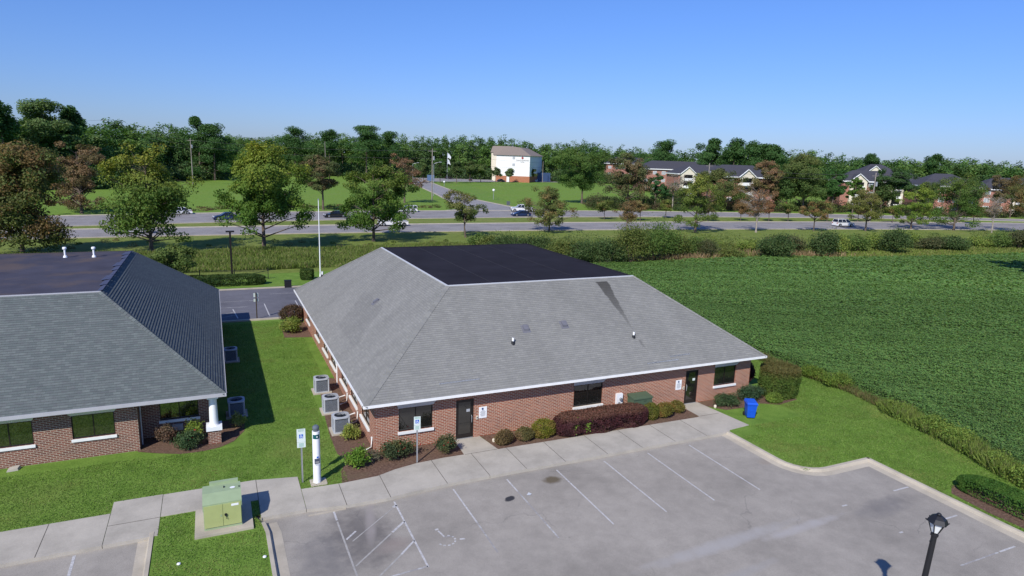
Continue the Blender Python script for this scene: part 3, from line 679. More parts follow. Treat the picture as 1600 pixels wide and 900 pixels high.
wall_grid(wl, 'x', wy0, wx0, wx1, -.1, ZE-.14, FW_+DO, .12, -1)
wall_grid(wl, 'y', wx0, wy0, wy1, -.1, ZE-.14, [(a, b, *LZ) for a, b in LW], .12, -1)
wall_grid(wl, 'y', wx1, wy0, wy1, -.1, ZE-.14, [], .1, 1); wall_grid(wl, 'x', wy1, wx0, wx1, -.1, ZE-.14, [], .1, 1)
wl.build('wall', M['brick'], main, org)
for h in FW_:
    window(main, org, 'x', wy0, *h, -1, 'glass'); head_panel(main, org, 'x', wy0, h[0]-.03, h[1]+.03, 2.13, ZE-.12, -1, 'greypanel', .26, .18)
for a, b in LW: window(main, org, 'y', wx0, a, b, *LZ, -1, 'glass'); head_panel(main, org, 'y', wx0, a, b, LZ[1]+.01, ZE-.12, -1, 'greypanel', .26, .1)
for h in DO:
    d = MB(); w = .06
    for aa, ab, za, zb in ((h[0],h[0]+w,0,h[3]),(h[1]-w,h[1],0,h[3]),(h[0]+w,h[1]-w,h[3]-w,h[3])): boxp(d, 'x', wy0, aa, ab, za, zb, .02, .1)
    for aa, ab, za, zb in ((h[0]+w,h[0]+w+.09,.02,h[3]-w),(h[1]-w-.09,h[1]-w,.02,h[3]-w),(h[0]+w+.09,h[1]-w-.09,h[3]-w-.1,h[3]-w),(h[0]+w+.09,h[1]-w-.09,.02,.25)): boxp(d, 'x', wy0, aa, ab, za, zb, .04, .08)
    dr = d.build('door', M['bronze'], main, org)
    p = MB(); boxp(p, 'x', wy0, h[0]+w, h[1]-w, .02, h[3]-w, .055, .065); p.build('pane', M['glass'], dr, org)
    hd = MB(); xx = h[1]-w-.05 if h[0] < 20 else h[0]+w+.05; hd.tube([(xx,wy0+.03,.85),(xx,wy0-.03,.88),(xx,wy0-.03,1.22),(xx,wy0+.03,1.25)], .014, 6); hd.build('handle', M['steel'], dr, org)
    th = MB(); th.box(h[0], h[1], wy0-.02, wy0+.08, .021, .04); th.build('threshold', M['steel'], dr, org)
    nt = MB(); xc = (h[0]+h[1])/2+.1
    boxp(nt, 'x', wy0, xc, xc+.19, 1.45, 1.6, .046, .05); nt.build('door_notice', M['acgrey'] if h[0] < 20 else M['signwhite'], dr, org)
ro = hip_roof(main, org, X0, Y0, X1, Y1, ZE, ZF, SI, [M['shingle_front'], M['shingle_side'], M['shingle']], [M['greypanel'], M['white']], M['membrane'], fh=.11)
def slopez(y): return ZE+(y-Y0)*(ZF-ZE)/SI
def vent_pipe(x, y, z, parent, org, h=.42, r_=.05, flash=True):
    m_ = MB(); m_.frustum(x, y, z-.15, r_*2.2, z+.14, r_*1.3, 10, 1); m_.frustum(x, y, z-.1, r_, z+h, r_, 12, 0); m_.frustum(x, y, z+h, r_*.8, z+h+.005, r_*.8, 12, 1)
    return m_.build('vent_pipe', [M['purewhite'], M['dark']], parent, org)
vent_pipe(14.74, 31.75, slopez(31.75), main, org, .34, .065); vent_pipe(22.52, 31.42, slopez(31.42), main, org, .34, .06); vent_pipe(8.1, 55.9, ZE+(8.1-X0)*(ZF-ZE)/SI, main, org, .4, .07)
def box_vent(x, y, z, ax, parent, org):
    sl = (ZF-ZE)/SI; m_ = MB(); w = .15
    for s_, zz, hh in ((w+.1, .0, .02), (w, .02, .13)):
        pts = []
        for dx, dy in ((-s_,-s_),(s_,-s_),(s_,s_),(-s_,s_)):
            t = (dy if ax == 'y' else dx)*sl*.92; pts.append((x+dx, y+dy*.9, z+t+zz))
        top = [(a, b, c+hh+ (.0)) for a, b, c in pts]
        m_.add(pts+top, [(0,1,5,4),(1,2,6,5),(2,3,7,6),(3,0,4,7),(4,5,6,7)])
    return m_.build('roof_vent', M['ventgrey'], parent, org)
box_vent(15.86, 32.5, slopez(32.5), 'y', main, org); box_vent(18.37, 32.55, slopez(32.55), 'y', main, org)
box_vent(9.28, 41.28, ZE+(9.28-X0)*(ZF-ZE)/SI, 'x', main, org)
for xa, xb, yy in ((9.9, 12.1, 29.98), (22.4, 24.7, 29.75), (24.2, 25.7, 30.0)):
    rf = MB(); z = slopez(yy); rf.add([(xa,yy,z+.02),(xb,yy+.02,z+.03),(xb,yy+.06,z+.09),(xa,yy+.04,z+.08)], [(0,1,2,3),(3,2,1,0)])
    rf.build('rain_diverter', M['acgrey'], main, org)
M['seam'] = plain('roof_seam_material', (.034, .033, .042), .95)
sm = MB()
for k in range(1, 4): xx = X0+SI+k*3.0; sm.box(xx, xx+.02, Y0+SI+.2, Y1-SI-.2, ZF-.028, ZF-.015)
sm.build('roof_seam', M['seam'], main, org)
ds = MB(); ds.tube([(X0-.08,40.3,ZE-.1),(X0+.2,40.3,2.3),(wx0-.05,40.3,2.1),(wx0-.05,40.3,.05)], .045, 6); ds.build('downspout', M['white'], main, org)
for yy in (36.9, 33.9, 30.4):
    ds = MB(); ds.tube([(wx0-.06,yy,.66),(wx0-.06,yy,.12),(wx0-.5,yy-.1,.06)], .05, 6); ds.build('drain_pipe', M['white'], main, org)
# notices, meter, cabinet on / at the front wall
def notice(name, label, x0, x1, z0, z1, y):
    t = thing(name, label, 'sign', ((x0+x1)/2, y, z0), 0)
    w, h = x1-x0, z1-z0; m_ = MB(); m_.box(-w/2, w/2, -.025, 0, 0, h); m_.build('panel', M['purewhite'], t)
    e = MB(); e.hcyl((-.02,-.026,h*.84),(-.02,-.03,h*.84), w*.13, 14); e.box(-.05,.05,-.029,-.0255,h*.70,h*.73); e.build('emblem', M['navyink'], t)
    l = MB()
    rd = random.Random(3)
    for k in range(7):
        z = h*(.62-.075*k); ww = w*(.36 if k % 3 else .28)*rd.uniform(.8, 1.1); l.box(-ww, ww, -.028, -.0255, z, z+h*.022)
    l.build('lettering', M['ink'], t); return t
notice('wall_notice', 'white notice with a dark emblem on the brick beside the left front door', 12.09, 12.53, 1.02, 1.63, wy0-.002)
notice('wall_notice', 'white notice with a dark emblem on the brick beside the right front door', 24.78, 25.2, 1.02, 1.63, wy0-.002)
for x, lb in ((11.98, 'small cream keypad box beside the left front door'), (25.37, 'small cream keypad box beside the right front door')):
    t = thing('keypad', lb, 'keypad', (x, wy0-.002, 1.0)); m_ = MB(); m_.box(-.05,.05,-.05,0,0,.17); m_.build('housing', M['cream'], t); m_ = MB(); m_.box(-.03,.03,-.055,-.05,.05,.13); m_.build('keys', M['ink'], t)
t = thing('electric_meter', 'light grey electric meter box on the brick wall left of the green cabinet', 'meter box', (20.72, wy0-.002, .68))
m_ = MB(); m_.box(-.2,.2,-.16,0,0,.66); m_.build('housing', M['purewhite'], t); m_ = MB(); m_.hcyl((.04,-.16,.36),(.04,-.27,.36),.085,16); m_.build('dial', M['steel'], t)
m_ = MB(); m_.box(-.09,.05,-.163,-.16,.1,.15); m_.build('label_plate', M['ink'], t); m_ = MB(); m_.hcyl((-.02,-.08,-.66),(-.02,-.08,0),.03,8); m_.build('conduit', M['steel'], t)
t = thing('utility_cabinet', 'dark green metal cabinet against the front wall behind the purple hedge', 'utility cabinet', (21.85, 29.45, .02))
m_ = MB(); m_.box(-.62,.62,-.32,.34,0,1.12); m_.build('housing', M['dgreen'], t)
m_ = MB(); m_.add([(-.66,-.37,1.12),(.66,-.37,1.12),(.66,.38,1.19),(-.66,.38,1.19),(-.66,-.37,1.19),(.66,-.37,1.19),(.66,.38,1.28),(-.66,.38,1.28)], [(3,2,1,0),(4,5,6,7),(0,1,5,4),(1,2,6,5),(2,3,7,6),(3,0,4,7)]); m_.build('lid', M['dgreen'], t)
m_ = MB(); m_.box(.05,.25,-.325,-.32,.96,.99); m_.build('vent_slot', M['dark'], t)
# ================================================================ LEFT BUILDING
LX0, LX1, LY0, LY1 = -34.0, .1, 33.42, 59.7
org2 = (LX1-OV, LY0+.75, 0)
lb = thing('office_building', 'brown brick office with a blue grey roof and white corner column at the left edge', 'office building', org2)
ly = LY0+.75; rx = LX1-OV; px0 = -3.8; ry = 35.5
LWn = [(-14.6,-13.0,.98,2.12),(-12.3,-11.0,.98,2.12),(-9.75,-7.95,.98,2.12),(-6.47,-4.75,.98,2.12)]
wl = MB()
wall_grid(wl, 'x', ly, LX0+.6, px0, -.1, ZE-.14, LWn, .2, -1)
wall_grid(wl, 'y', px0, ly, ry, -.1, ZE-.14, [], .1, 1)
wall_grid(wl, 'x', ry, px0, rx, -.1, ZE-.14, [(-2.97,-1.2,.88,1.95)], .1, -1)
wall_grid(wl, 'y', rx, ry, LY1-.7, -.1, ZE-.14, [(40,42,.9,2.1),(46,48,.9,2.1),(52,54,.9,2.1)], .1, 1)
wall_grid(wl, 'x', LY1-.7, LX0+.6, rx, -.1, ZE-.14, [], .1, 1); wall_grid(wl, 'y', LX0+.6, ly, LY1-.7, -.1, ZE-.14, [], .1, -1)
wl.build('wall', M['brick2'], lb, org2)
for h in LWn: window(lb, org2, 'x', ly, *h, -1, 'mglass', silld=.07); head_panel(lb, org2, 'x', ly, h[0]-.02, h[1]+.02, 2.13, ZE-.17, -1, 'pale_panel', .3, .22)
window(lb, org2, 'x', ry, -2.97, -1.2, .88, 1.95, -1, 'mglass')
for a in (40, 46, 52): window(lb, org2, 'y', rx, a, a+2, .9, 2.1, 1, 'glass')
hip_roof(lb, org2, LX0, LY0, LX1, LY1, ZE, 6.95, 5.6, [M['shingle_blue'], M['shingle_blue']], [M['fascia2'], M['fascia2']], M['membrane2'], th=.03)
fl = MB(); xx = LX1-5.6
for k in range(9):
    y0_ = LY0+5.8+k*1.6; w = .16+.12*((k*7) % 3)
    fl.add([(xx-.05-w,y0_,6.96),(xx+.06,y0_,7.02),(xx+.06,y0_+1.5,7.02),(xx-.05-w*.7,y0_+1.5,6.96)], [(0,1,2,3)])
tarp = plain('blue_flashing_material', (.05, .06, .11), .8)
fl.build('edge_flashing', tarp, lb, org2)
for u, v in ((102, 401.5), (147, 401)):
    x, y = G(u, v, 6.95); y = min(y, LY1-6.2)
    m_ = MB(); m_.frustum(x, y, 6.9, .14, 7.05, .09, 12, 0); m_.frustum(x, y, 7.05, .06, 7.46, .06, 12, 0); m_.lathe(x, y, [(.06,7.44),(.125,7.48),(.125,7.58),(.09,7.62),(0.001,7.63)], 14)
    m_.build('roof_vent', M['purewhite'], lb, org2)
# corner column on its brick pier
cx, cy = -.5, 33.98
m_ = MB(); m_.box(cx-.29, cx+.29, cy-.29, cy+.29, -.05, .72); pier = m_.build('pier', M['brick2'], lb, org2)
m_ = MB(); m_.box(cx-.36, cx+.36, cy-.36, cy+.36, .725, .93); m_.frustum(cx, cy, .93, .24, .97, .23, 24)
m_.lathe(cx, cy, [(.205,.97),(.2,1.4),(.185,2.0),(.175,2.34)], 28); m_.box(cx-.25, cx+.25, cy-.25, cy+.25, 2.34, 2.56); m_.build('column', M['purewhite'], lb, org2)
m_ = MB(); m_.tube([(px0+.06,ly+.6,2.5),(px0+.06,ly+.6,.05)], .04, 8); m_.build('downspout', M['fascia2'], lb, org2)
m_ = MB(); m_.box(-2.45,-1.95,ry-.16,ry-.002,.3,.62); t = tag(m_.build('wall_box', M['acgrey']), 'small grey box on the porch wall under the window of the left office', 'utility box')
m_ = MB(); m_.add([(-8.98,33.7,0),(-8.55,33.75,0),(-8.5,34.05,0),(-8.95,34.0,0),(-8.95,33.72,.08),(-8.58,33.77,.1),(-8.53,34.03,.14),(-8.92,33.98,.12)], [(3,2,1,0),(4,5,6,7),(0,1,5,4),(1,2,6,5),(2,3,7,6),(3,0,4,7)])
tag(m_.build('splash_block', M['concrete']), 'small pale concrete splash block on the lawn against the left office wall', 'splash block')
# ================================================================ THINGS NEAR THE BUILDINGS
def ac_unit():
    t = thing('air_conditioner', 'x', 'air conditioner')
    m_ = MB(); m_.rbox(-.55,.55,-.55,.55,0,.07,.03); m_.build('pad', M['kerb'], t)
    m_ = MB(); m_.rbox(-.40,.40,-.40,.40,.10,.80,.12, 0)
    for k in range(13):
        z = .15+k*.05; m_.rbox(-.41,.41,-.41,.41,z,z+.007,.13,1)
    m_.build('coil_guard', [M['acgrille'], M['acgrey']], t)
    m_ = MB()
    for sx in (-1, 1):
        for sy in (-1, 1): m_.frustum(sx*.372, sy*.372, .07, .05, .86, .05, 10)
    m_.rbox(-.43,.43,-.43,.43,.07,.13,.13); m_.build('casing', M['acgrey'], t)
    m_ = MB(); n = 32; out = []; inn = []
    for k in range(n):
        a = 2*math.pi*k/n; c, s = math.cos(a), math.sin(a); q = .44/max(abs(c), abs(s)); q = min(q, .52); out.append((c*q, s*q)); inn.append((c*.33, s*.33))
    vs = [(x, y, .84) for x, y in out]+[(x, y, .90) for x, y in out]+[(x, y, .915) for x, y in inn]+[(x, y, .80) for x, y in inn]
    m_.add(vs, [(r_*n+k, r_*n+(k+1) % n, (r_+1)*n+(k+1) % n, (r_+1)*n+k) for r_ in range(3) for k in range(n)]); m_.build('top_ring', M['acgrey'], t)
    m_ = MB(); m_.frustum(0, 0, .78, .34, .79, .34, 24, 0)
    for k in range(3):
        a = k*2.094; m_.add([(0,0,.85),(.3*math.cos(a),.3*math.sin(a),.84),(.3*math.cos(a+.7),.3*math.sin(a+.7),.87)], [(0,1,2)], 1)
    m_.frustum(0,0,.82,.07,.9,.07,14,1); fan = m_.build('fan', [M['dark'], M['acgrille']], t)
    m_ = MB()
    for k in range(4): m_.tube([(.33*math.cos(2*math.pi*i/28)*(k+1)/4.2, .33*math.sin(2*math.pi*i/28)*(k+1)/4.2, .905) for i in range(29)], .005, 3)
    for k in range(8): a = k*math.pi/4; m_.tube([(0,0,.91),(.33*math.cos(a),.33*math.sin(a),.91)], .005, 3)
    m_.build('fan_grille', M['dark'], t)
    return t
acs = [(5.55,33.15,'grey air conditioner nearest the car park, beside the grey roofed office'),
       (5.5,36.1,'grey air conditioner on a pad, middle of the three along the grey roofed office wall'),
       (5.5,39.5,'grey air conditioner farthest of the three along the grey roofed office wall'),
       (.62,37.3,'air conditioner in the shade behind the white column of the left office'),
       (.6,47.6,'air conditioner in deep shade halfway along the side of the left office')]
ac0 = ac_unit()
for i, (x, y, lbl) in enumerate(acs):
    o = ac0 if i == 0 else copy_tree(ac0); o.location = (x, y, .0); o['label'] = lbl; o['group'] = 'air conditioners beside the offices'
for y in (37.4, 34.5):
    tag(MB().tube([(6.55,y,.35),(6.2,y-.1,.3),(6.0,y-.3,.12)], .045, 7).build('insulated_hose', M['white']), 'white insulated hose from the brick wall towards the '+('middle' if y < 36 else 'farthest')+' air conditioner', 'hose')
# white emergency post
t = thing('emergency_post', 'tall white round post with a teal panel and keypad by the sidewalk', 'post', (3.6, 27.95, 0))
m_ = MB(); m_.rbox(-.3,.4,-.35,.3,0,.03,.03); m_.build('pad', M['kerb'], t)
m_ = MB(); m_.lathe(0,0,[(.17,.02),(.165,.3),(.16,2.35),(.16,2.44)], 28); m_.build('column', M['purewhite'], t)
m_ = MB(); m_.lathe(0,0,[(.12,2.44),(.125,2.46),(.125,2.52),(.14,2.53),(.15,2.6),(.13,2.66),(.08,2.7),(.002,2.71)], 20); m_.build('lamp_dome', plain('smoked_dome_material', (.12,.14,.16), .2), t)
cyl = lambda mb_, a0, a1, r_, z0, z1, n=8: mb_.add([(r_*math.cos(a0+(a1-a0)*k/n), r_*math.sin(a0+(a1-a0)*k/n), z) for z in (z0, z1) for k in range(n+1)], [(k, k+1, n+2+k, n+1+k) for k in range(n)])
m_ = MB(); cyl(m_, R(-150), R(-38), .164, 2.12, 2.32, 12); m_.build('teal_panel', M['teal'], t)
m_ = MB(); cyl(m_, R(-92), R(-72), .167, 2.19, 2.25, 3); m_.build('emblem', M['purewhite'], t)
m_ = MB(); m_.box(-.11,.11,-.21,-.14,.98,1.2); m_.build('keypad', M['ink'], t); m_ = MB(); m_.box(-.08,.08,-.215,-.21,1.02,1.1); m_.build('keys', M['steel'], t)
m_ = MB(); m_.box(-.115,.115,-.21,-.12,.95,.985); m_.build('shelf', M['purewhite'], t); m_ = MB(); cyl(m_, R(-95), R(-65), .165, 1.22, 1.3, 4); m_.build('sticker', M['signblue'], t)
# accessible-parking signs
def wheelchair(mb_, cx_, cz, s, y):
    def dot(x, z, r_): mb_.hcyl((cx_+x*s, y, cz+z*s), (cx_+x*s, y-.002, cz+z*s), r_*s, 10)
    def bar(x0, z0, x1, z1, w=.09):
        d = Vector((x1-x0, 0, z1-z0)).normalized(); q = Vector((-d.z, 0, d.x))*w/2*s
        a, b = Vector((cx_+x0*s, y-.002, cz+z0*s)), Vector((cx_+x1*s, y-.002, cz+z1*s)); mb_.quad(a-q, b-q, b+q, a+q)
    dot(-.05, .34, .075); bar(-.05,.25,-.03,0,.1); bar(-.03,0,.2,-.02,.09); bar(.2,-.02,.3,-.26); bar(.3,-.26,.38,-.22,.07); bar(-.04,.14,.16,.12,.07)
    for k in range(9): a0, a1 = R(120+k*25), R(120+(k+1)*25); bar(.02+.24*math.cos(a0), -.12+.24*math.sin(a0), .02+.24*math.cos(a1), -.12+.24*math.sin(a1), .07)
def text_mesh(txt, size, parent, mat, loc, rot=(math.pi/2, 0, 0), name='lettering', ext_=.002):
    cu = bpy.data.curves.new('t', 'FONT'); cu.body = txt; cu.size = size; cu.align_x = 'CENTER'; cu.extrude = ext_
    ob = bpy.data.objects.new('t', cu); COL.objects.link(ob); bpy.context.view_layer.update()
    me = bpy.data.meshes.new_from_object(ob.evaluated_get(bpy.context.evaluated_depsgraph_get())); bpy.data.objects.remove(ob)
    me.materials.clear(); me.materials.append(mat); o = bpy.data.objects.new(name, me); COL.objects.link(o); o.parent = parent; o.location = loc; o.rotation_euler = rot; return o
def ada_sign(label, x, y, h0, h1, w, tilt=0.0):
    t = thing('parking_sign', label, 'parking sign', (x, y, 0), tilt)
    m_ = MB(); m_.box(-.035,.035,.0,.012,0,h1-.1); m_.box(-.035,-.025,-.015,.0,0,h1-.1); m_.box(.025,.035,-.015,0,0,h1-.1); m_.build('pole', M['steel'], t)
    m_ = MB(); hs = h0+.24; m_.rbox(-w/2,w/2,-.026,-.02,hs+.01,h1,.001); m_.build('panel', M['signwhite'], t)
    m_ = MB(); m_.box(-w/2,w/2,-.026,-.02,h0,hs); m_.build('penalty_plate', M['signwhite'], t)
    m_ = MB(); zc = (hs+h1)/2-.03; m_.box(-.085,.085,-.029,-.0265,zc-.09,zc+.09); m_.build('blue_square', M['signblue'], t)
    m_ = MB(); wheelchair(m_, 0, zc, .2, -.0295); m_.build('wheelchair_symbol', M['purewhite'], t)
    text_mesh('RESERVED\nPARKING', .055, t, M['green_txt'], (0, -.0275, h1-.065), ext_=.001)
    l = MB()
    for k in range(4): l.box(-w*.3, w*.3, -.0285, -.0265, h0+.045+k*.045, h0+.06+k*.045)
    l.build('lettering', M['green_txt'], t); return t
ada_sign('reserved parking sign with blue wheelchair square, beside the tall white post', 3.0, 28.15, 1.68, 2.55, .36, -.1)
ada_sign('reserved parking sign with blue wheelchair square in front of the left window', 8.25, 28.2, 1.68, 2.36, .31, -.15)
# pad mounted transformer
t = thing('transformer_box', 'large pale green utility box with double doors on a concrete pad in the grass island', 'utility box', (-.25, 25.6, 0))
m_ = MB(); m_.box(-1.02,1.05,-.55,1.55,-.1,.09); m_.build('pad', M['kerb'], t)
m_ = MB(); m_.box(-.68,.66,-.22,1.15,.09,.92); 
m_.add([(-.70,-.24,.92),(.68,-.24,.92),(.68,1.17,.92),(-.70,1.17,.92),(-.70,-.24,1.16),(.68,-.24,1.16),(.68,.35,1.33),(-.70,.35,1.33),(-.70,1.0,1.33),(.68,1.0,1.33),(.68,1.17,1.25),(-.70,1.17,1.25)],
       [(0,1,5,4),(4,5,6,7),(7,6,9,8),(8,9,10,11),(1,2,10,9,6,5),(0,4,7,8,11,3),(2,3,11,10)])
m_.box(-.45,.60,1.0,1.16,1.3,1.42); m_.build('housing', M['green_box'], t)
for sx in (-1, 1):
    m_ = MB(); a, b = (-.66, -.012) if sx < 0 else (.0, .64); m_.box(a, b, -.255, -.223, .2, 1.1); d = m_.build('door', M['box_door'], t)
    if sx > 0:
        h_ = MB(); h_.tube([(.07,-.27,.66),(.1,-.3,.6),(.12,-.3,.5)], .018, 6); h_.hcyl((.09,-.25,.66),(.09,-.3,.66),.05,10); h_.build('handle', M['dark'], d)
    else:
        h_ = MB(); h_.box(-.1,-.04,-.262,-.256,.6,.68); h_.build('latch', M['green_box'], d)
m_ = MB(); m_.box(.3,.56,-.262,-.256,.97,1.06); m_.build('warning_label', M['purewhite'], t)
m_ = MB(); m_.add([(.38+.1*math.cos(a_*.628), .55+.08*math.sin(a_*.628), 1.336) for a_ in range(10)], [tuple(range(10))]); m_.build('bird_dropping', M['purewhite'], t)
m_ = MB(); m_.box(.05,.09,.62,.72,1.33,1.37); m_.box(.6,.64,.5,.55,1.33,1.37); m_.build('lifting_lug', M['dark'], t)
# sprinklers
for x, y, lbl in ((-1.75, 23.6, 'small white sprinkler head in the grass island'), (1.05, 22.95, 'small white sprinkler head beside the island kerb')):
    tag(MB().lathe(x, y, [(.05,0),(.07,.03),(.06,.06),(.001,.08)], 10).build('sprinkler', M['purewhite']), lbl, 'sprinkler')
px_, py_ = G(896, 722, ZP)
tag(MB().box(px_-.15,px_+.15,py_-.06,py_+.06,ZP+.002,ZP+.06).build('paper_cup', M['purewhite']), 'crumpled white paper lying on the asphalt by the sidewalk edge', 'litter')
px_, py_ = G(827, 773, ZP)
tag(MB().add([(px_-.13,py_,ZP+.01),(px_,py_+.08,ZP+.08),(px_+.13,py_,ZP+.02),(px_,py_-.08,ZP+.015)], [(0,1,2,3)]).build('plastic_scrap', M['acgrey']), 'pale plastic scrap lying between the parking lines', 'litter')
for i, (x, y, lbl) in enumerate([(12.6,29.1,'cream landscape light at the edge of the mulch right of the left door'), (27.0,28.9,'cream landscape light in the mulch right of the right door')]):
    tag(MB().lathe(x, y, [(.07,.0),(.09,.1),(.07,.17),(.001,.2)], 10).build('landscape_light', M['cream']), lbl, 'landscape light')
# blue wheelie bin
t = thing('wheelie_bin', 'bright blue wheelie bin standing on the grass right of the sidewalk', 'bin', (27.9, 27.0, 0), R(-28))
m_ = MB(); z0, z1 = .08, .92
for (za, wa, da, zb, wb, db) in ((.08,.21,.24,.9,.28,.33),):
    m_.add([(-wa,-da,za),(wa,-da,za),(wa,da,za),(-wa,da,za),(-wb,-db,zb),(wb,-db,zb),(wb,db,zb),(-wb,db,zb)], [(3,2,1,0),(0,1,5,4),(1,2,6,5),(2,3,7,6),(3,0,4,7),(4,5,6,7)])
m_.box(-.3,.3,-.36,.36,.86,.92); m_.box(-.19,.19,-.30,-.27,.5,.56); m_.build('body', M['blue'], t)
m_ = MB(); m_.add([(-.31,-.38,.92),(.31,-.38,.92),(.31,.37,.92),(-.31,.37,.92),(-.27,-.3,1.0),(.27,-.3,1.0),(.27,.36,1.03),(-.27,.36,1.03)], [(3,2,1,0),(0,1,5,4),(1,2,6,5),(2,3,7,6),(3,0,4,7),(4,5,6,7)]); m_.build('lid', M['blue'], t)
for sx in (-1, 1): m_ = MB(); m_.hcyl((sx*.23,.3,.12),(sx*.29,.3,.12),.12,16); m_.build('wheel', M['tyre'], t)
m_ = MB(); m_.tube([(-.24,.4,.86),(-.24,.46,.9),(.24,.46,.9),(.24,.4,.86)], .018, 6); m_.build('handle', M['blue'], t)
m_ = MB(); m_.box(.282,.286,-.16,-.1,.66,.78); m_.build('sticker', M['purewhite'], t)
# lantern on its post (lower right)
t = thing('street_lamp', 'black lantern street lamp on a dark post in the car park, lower right', 'street lamp', (17.72, 10.3, ZP)); t.rotation_euler = (R(1.0), R(3.2), 0)
Hh = 4.62
m_ = MB(); m_.frustum(0,0,0,.17,.1,.17,20); m_.lathe(0,0,[(.13,.1),(.11,.5),(.09,.6),(.085,1.0),(.075,Hh-.25),(.075,Hh-.1),(.1,Hh-.08),(.1,Hh-.02),(.06,Hh)], 20); m_.tube([(-.16,0,Hh-.22),(.0,0,Hh-.22)], .016, 6); m_.build('pole', M['dark'], t)
hd = thing('x', None, None); bpy.data.objects.remove(hd)
LS = .8; n = 6; ring = lambda r_, z: [(LS*r_*math.cos(R(60*k+15)), LS*r_*math.sin(R(60*k+15)), Hh+(z-Hh)*LS) for k in range(n)]
m_ = MB(); m_.add(ring(.11,Hh)+ring(.11,Hh+.04), [(k,(k+1)%n,n+(k+1)%n,n+k) for k in range(n)]+[tuple(range(n-1,-1,-1)),tuple(range(n,2*n))])
for k in range(n):
    a, b = Vector(ring(.12,Hh+.03)[k]), Vector(ring(.27,Hh+.42)[k]); m_.tube([a, b], .014, 4)
lan = m_.build('lantern', M['dark'], t)
m_ = MB(); m_.add(ring(.115,Hh+.04)+ring(.255,Hh+.42), [(k,(k+1)%n,n+(k+1)%n,n+k) for k in range(n)]); m_.build('lamp_glass', M['lampglass'], lan)
m_ = MB()
for (r0, z0), (r1, z1) in zip([(.3,Hh+.42),(.35,Hh+.42),(.33,Hh+.46),(.27,Hh+.58),(.13,Hh+.68),(.07,Hh+.69)], [(.35,Hh+.42),(.33,Hh+.46),(.27,Hh+.58),(.13,Hh+.68),(.07,Hh+.69),(.001,Hh+.7)]):
    m_.add(ring(r0,z0)+ring(r1,z1), [(k,(k+1)%n,n+(k+1)%n,n+k) for k in range(n)])
m_.lathe(0,0,[(.07*LS,Hh+.69*LS),(.085*LS,Hh+.72*LS),(.05*LS,Hh+.76*LS),(.001,Hh+.78*LS)], 12)
for k in range(n): p_ = Vector(ring(.37,Hh+.43)[k]); m_.tube([Vector(ring(.33,Hh+.44)[k]), p_+Vector((0,0,.03))], .018, 4)
m_.build('lamp_cap', M['dark'], lan)
# ---- plants close to the camera
YG, RG, PU, DG = (.16,.21,.03), (.05,.075,.03), (.07,.018,.028), (.035,.07,.018)
make_shrub('flowering_shrub', 'lime green shrub in the mulch at the near corner of the grey roofed office', 5.55, 28.75, .5, .45, 1.05, (.10,.19,.025), 2600, .055, 11, 'loose', tip=(.2,.3,.05))
make_shrub('bare_shrub', 'pale twiggy shrub right behind the lime green shrub', 6.35, 29.0, .35, .3, .75, (.17,.17,.11), 500, .035, 12, 'loose')
make_shrub('shrub', 'small yellow green shrub beside the nearest air conditioner', 5.85, 31.9, .42, .42, .85, (.24,.28,.06), 2200, .05, 13, 'loose', tip=(.36,.36,.14))
make_shrub('rose_bush', 'dark green rose bush with red blooms under the left front window', 7.45, 28.95, .85, .5, 1.05, (.06,.085,.038), 5200, .045, 14, 'loose', tip=(.12,.13,.05), flowers=((.65,.03,.05), 34))
make_shrub('rose_bush', 'narrow upright rose bush with red blooms left of the left front door', 9.85, 28.7, .42, .38, 1.15, (.065,.09,.04), 3300, .042, 15, 'loose', tip=(.13,.12,.05), flowers=((.65,.03,.05), 22))
make_shrub('shrub', 'rounded rust brown shrub nearest to the left front door', 13.0, 28.7, .5, .42, .72, (.12,.09,.04), 4200, .032, 16, tip=(.26,.19,.10))
make_shrub('shrub', 'rounded brown green shrub second from the left front door', 14.2, 28.75, .48, .42, .68, (.13,.12,.045), 4000, .032, 17, tip=(.22,.15,.08))
make_shrub('shrub', 'rounded golden green shrub at the left end of the purple hedge', 15.35, 28.8, .62, .5, .95, (.15,.16,.022), 5600, .033, 18, tip=(.24,.18,.05))
make_shrub('hedge', 'long purple leaved hedge between the front sidewalk and the right hand window', 18.85, 28.75, 2.95, .68, 1.05, (.078,.030,.034), 34000, .045, 19, 'box', hl=.17, tip=(.05,.022,.025), topc=(.165,.085,.06), cat='hedge')
make_shrub('weed', 'lime green weed growing out of the purple hedge, right one', 17.75, 28.35, .28, .2, 1.15, (.15,.24,.04), 260, .05, 20, 'loose')
make_shrub('weed', 'lime green weed growing out of the purple hedge, left one', 16.9, 28.2, .28, .2, .95, (.15,.24,.04), 200, .05, 21, 'loose')
make_shrub('shrub', 'olive green shrub at the right end of the purple hedge', 22.25, 28.85, .45, .5, .9, (.12,.13,.025), 4000, .035, 22, tip=(.18,.16,.04))
make_shrub('shrub', 'rounded golden shrub with rust tips between the purple hedge and the right door', 23.1, 28.8, .58, .5, .85, (.15,.14,.03), 5000, .035, 23, tip=(.26,.13,.05))
make_shrub('shrub', 'small rounded golden shrub nearest to the right front door', 24.3, 29.1, .48, .42, .72, (.16,.14,.035), 3600, .035, 24, tip=(.24,.16,.07))
make_shrub('shrub', 'dark green spreading shrub between the right door and the blue bin', 28.0, 28.95, .8, .55, .8, (.05,.085,.035), 5200, .045, 25, 'loose', tip=(.1,.13,.06))
make_shrub('shrub', 'blue green shrub under the right corner of the office', 30.0, 29.2, .9, .7, 1.0, (.045,.085,.04), 6000, .045, 26, 'loose', tip=(.08,.12,.07))
make_shrub('shrub', 'tall dark purple shrub behind the right corner of the office', 31.75, 31.6, .6, .7, 1.75, (.09,.035,.04), 6000, .05, 27, tip=(.05,.02,.025))
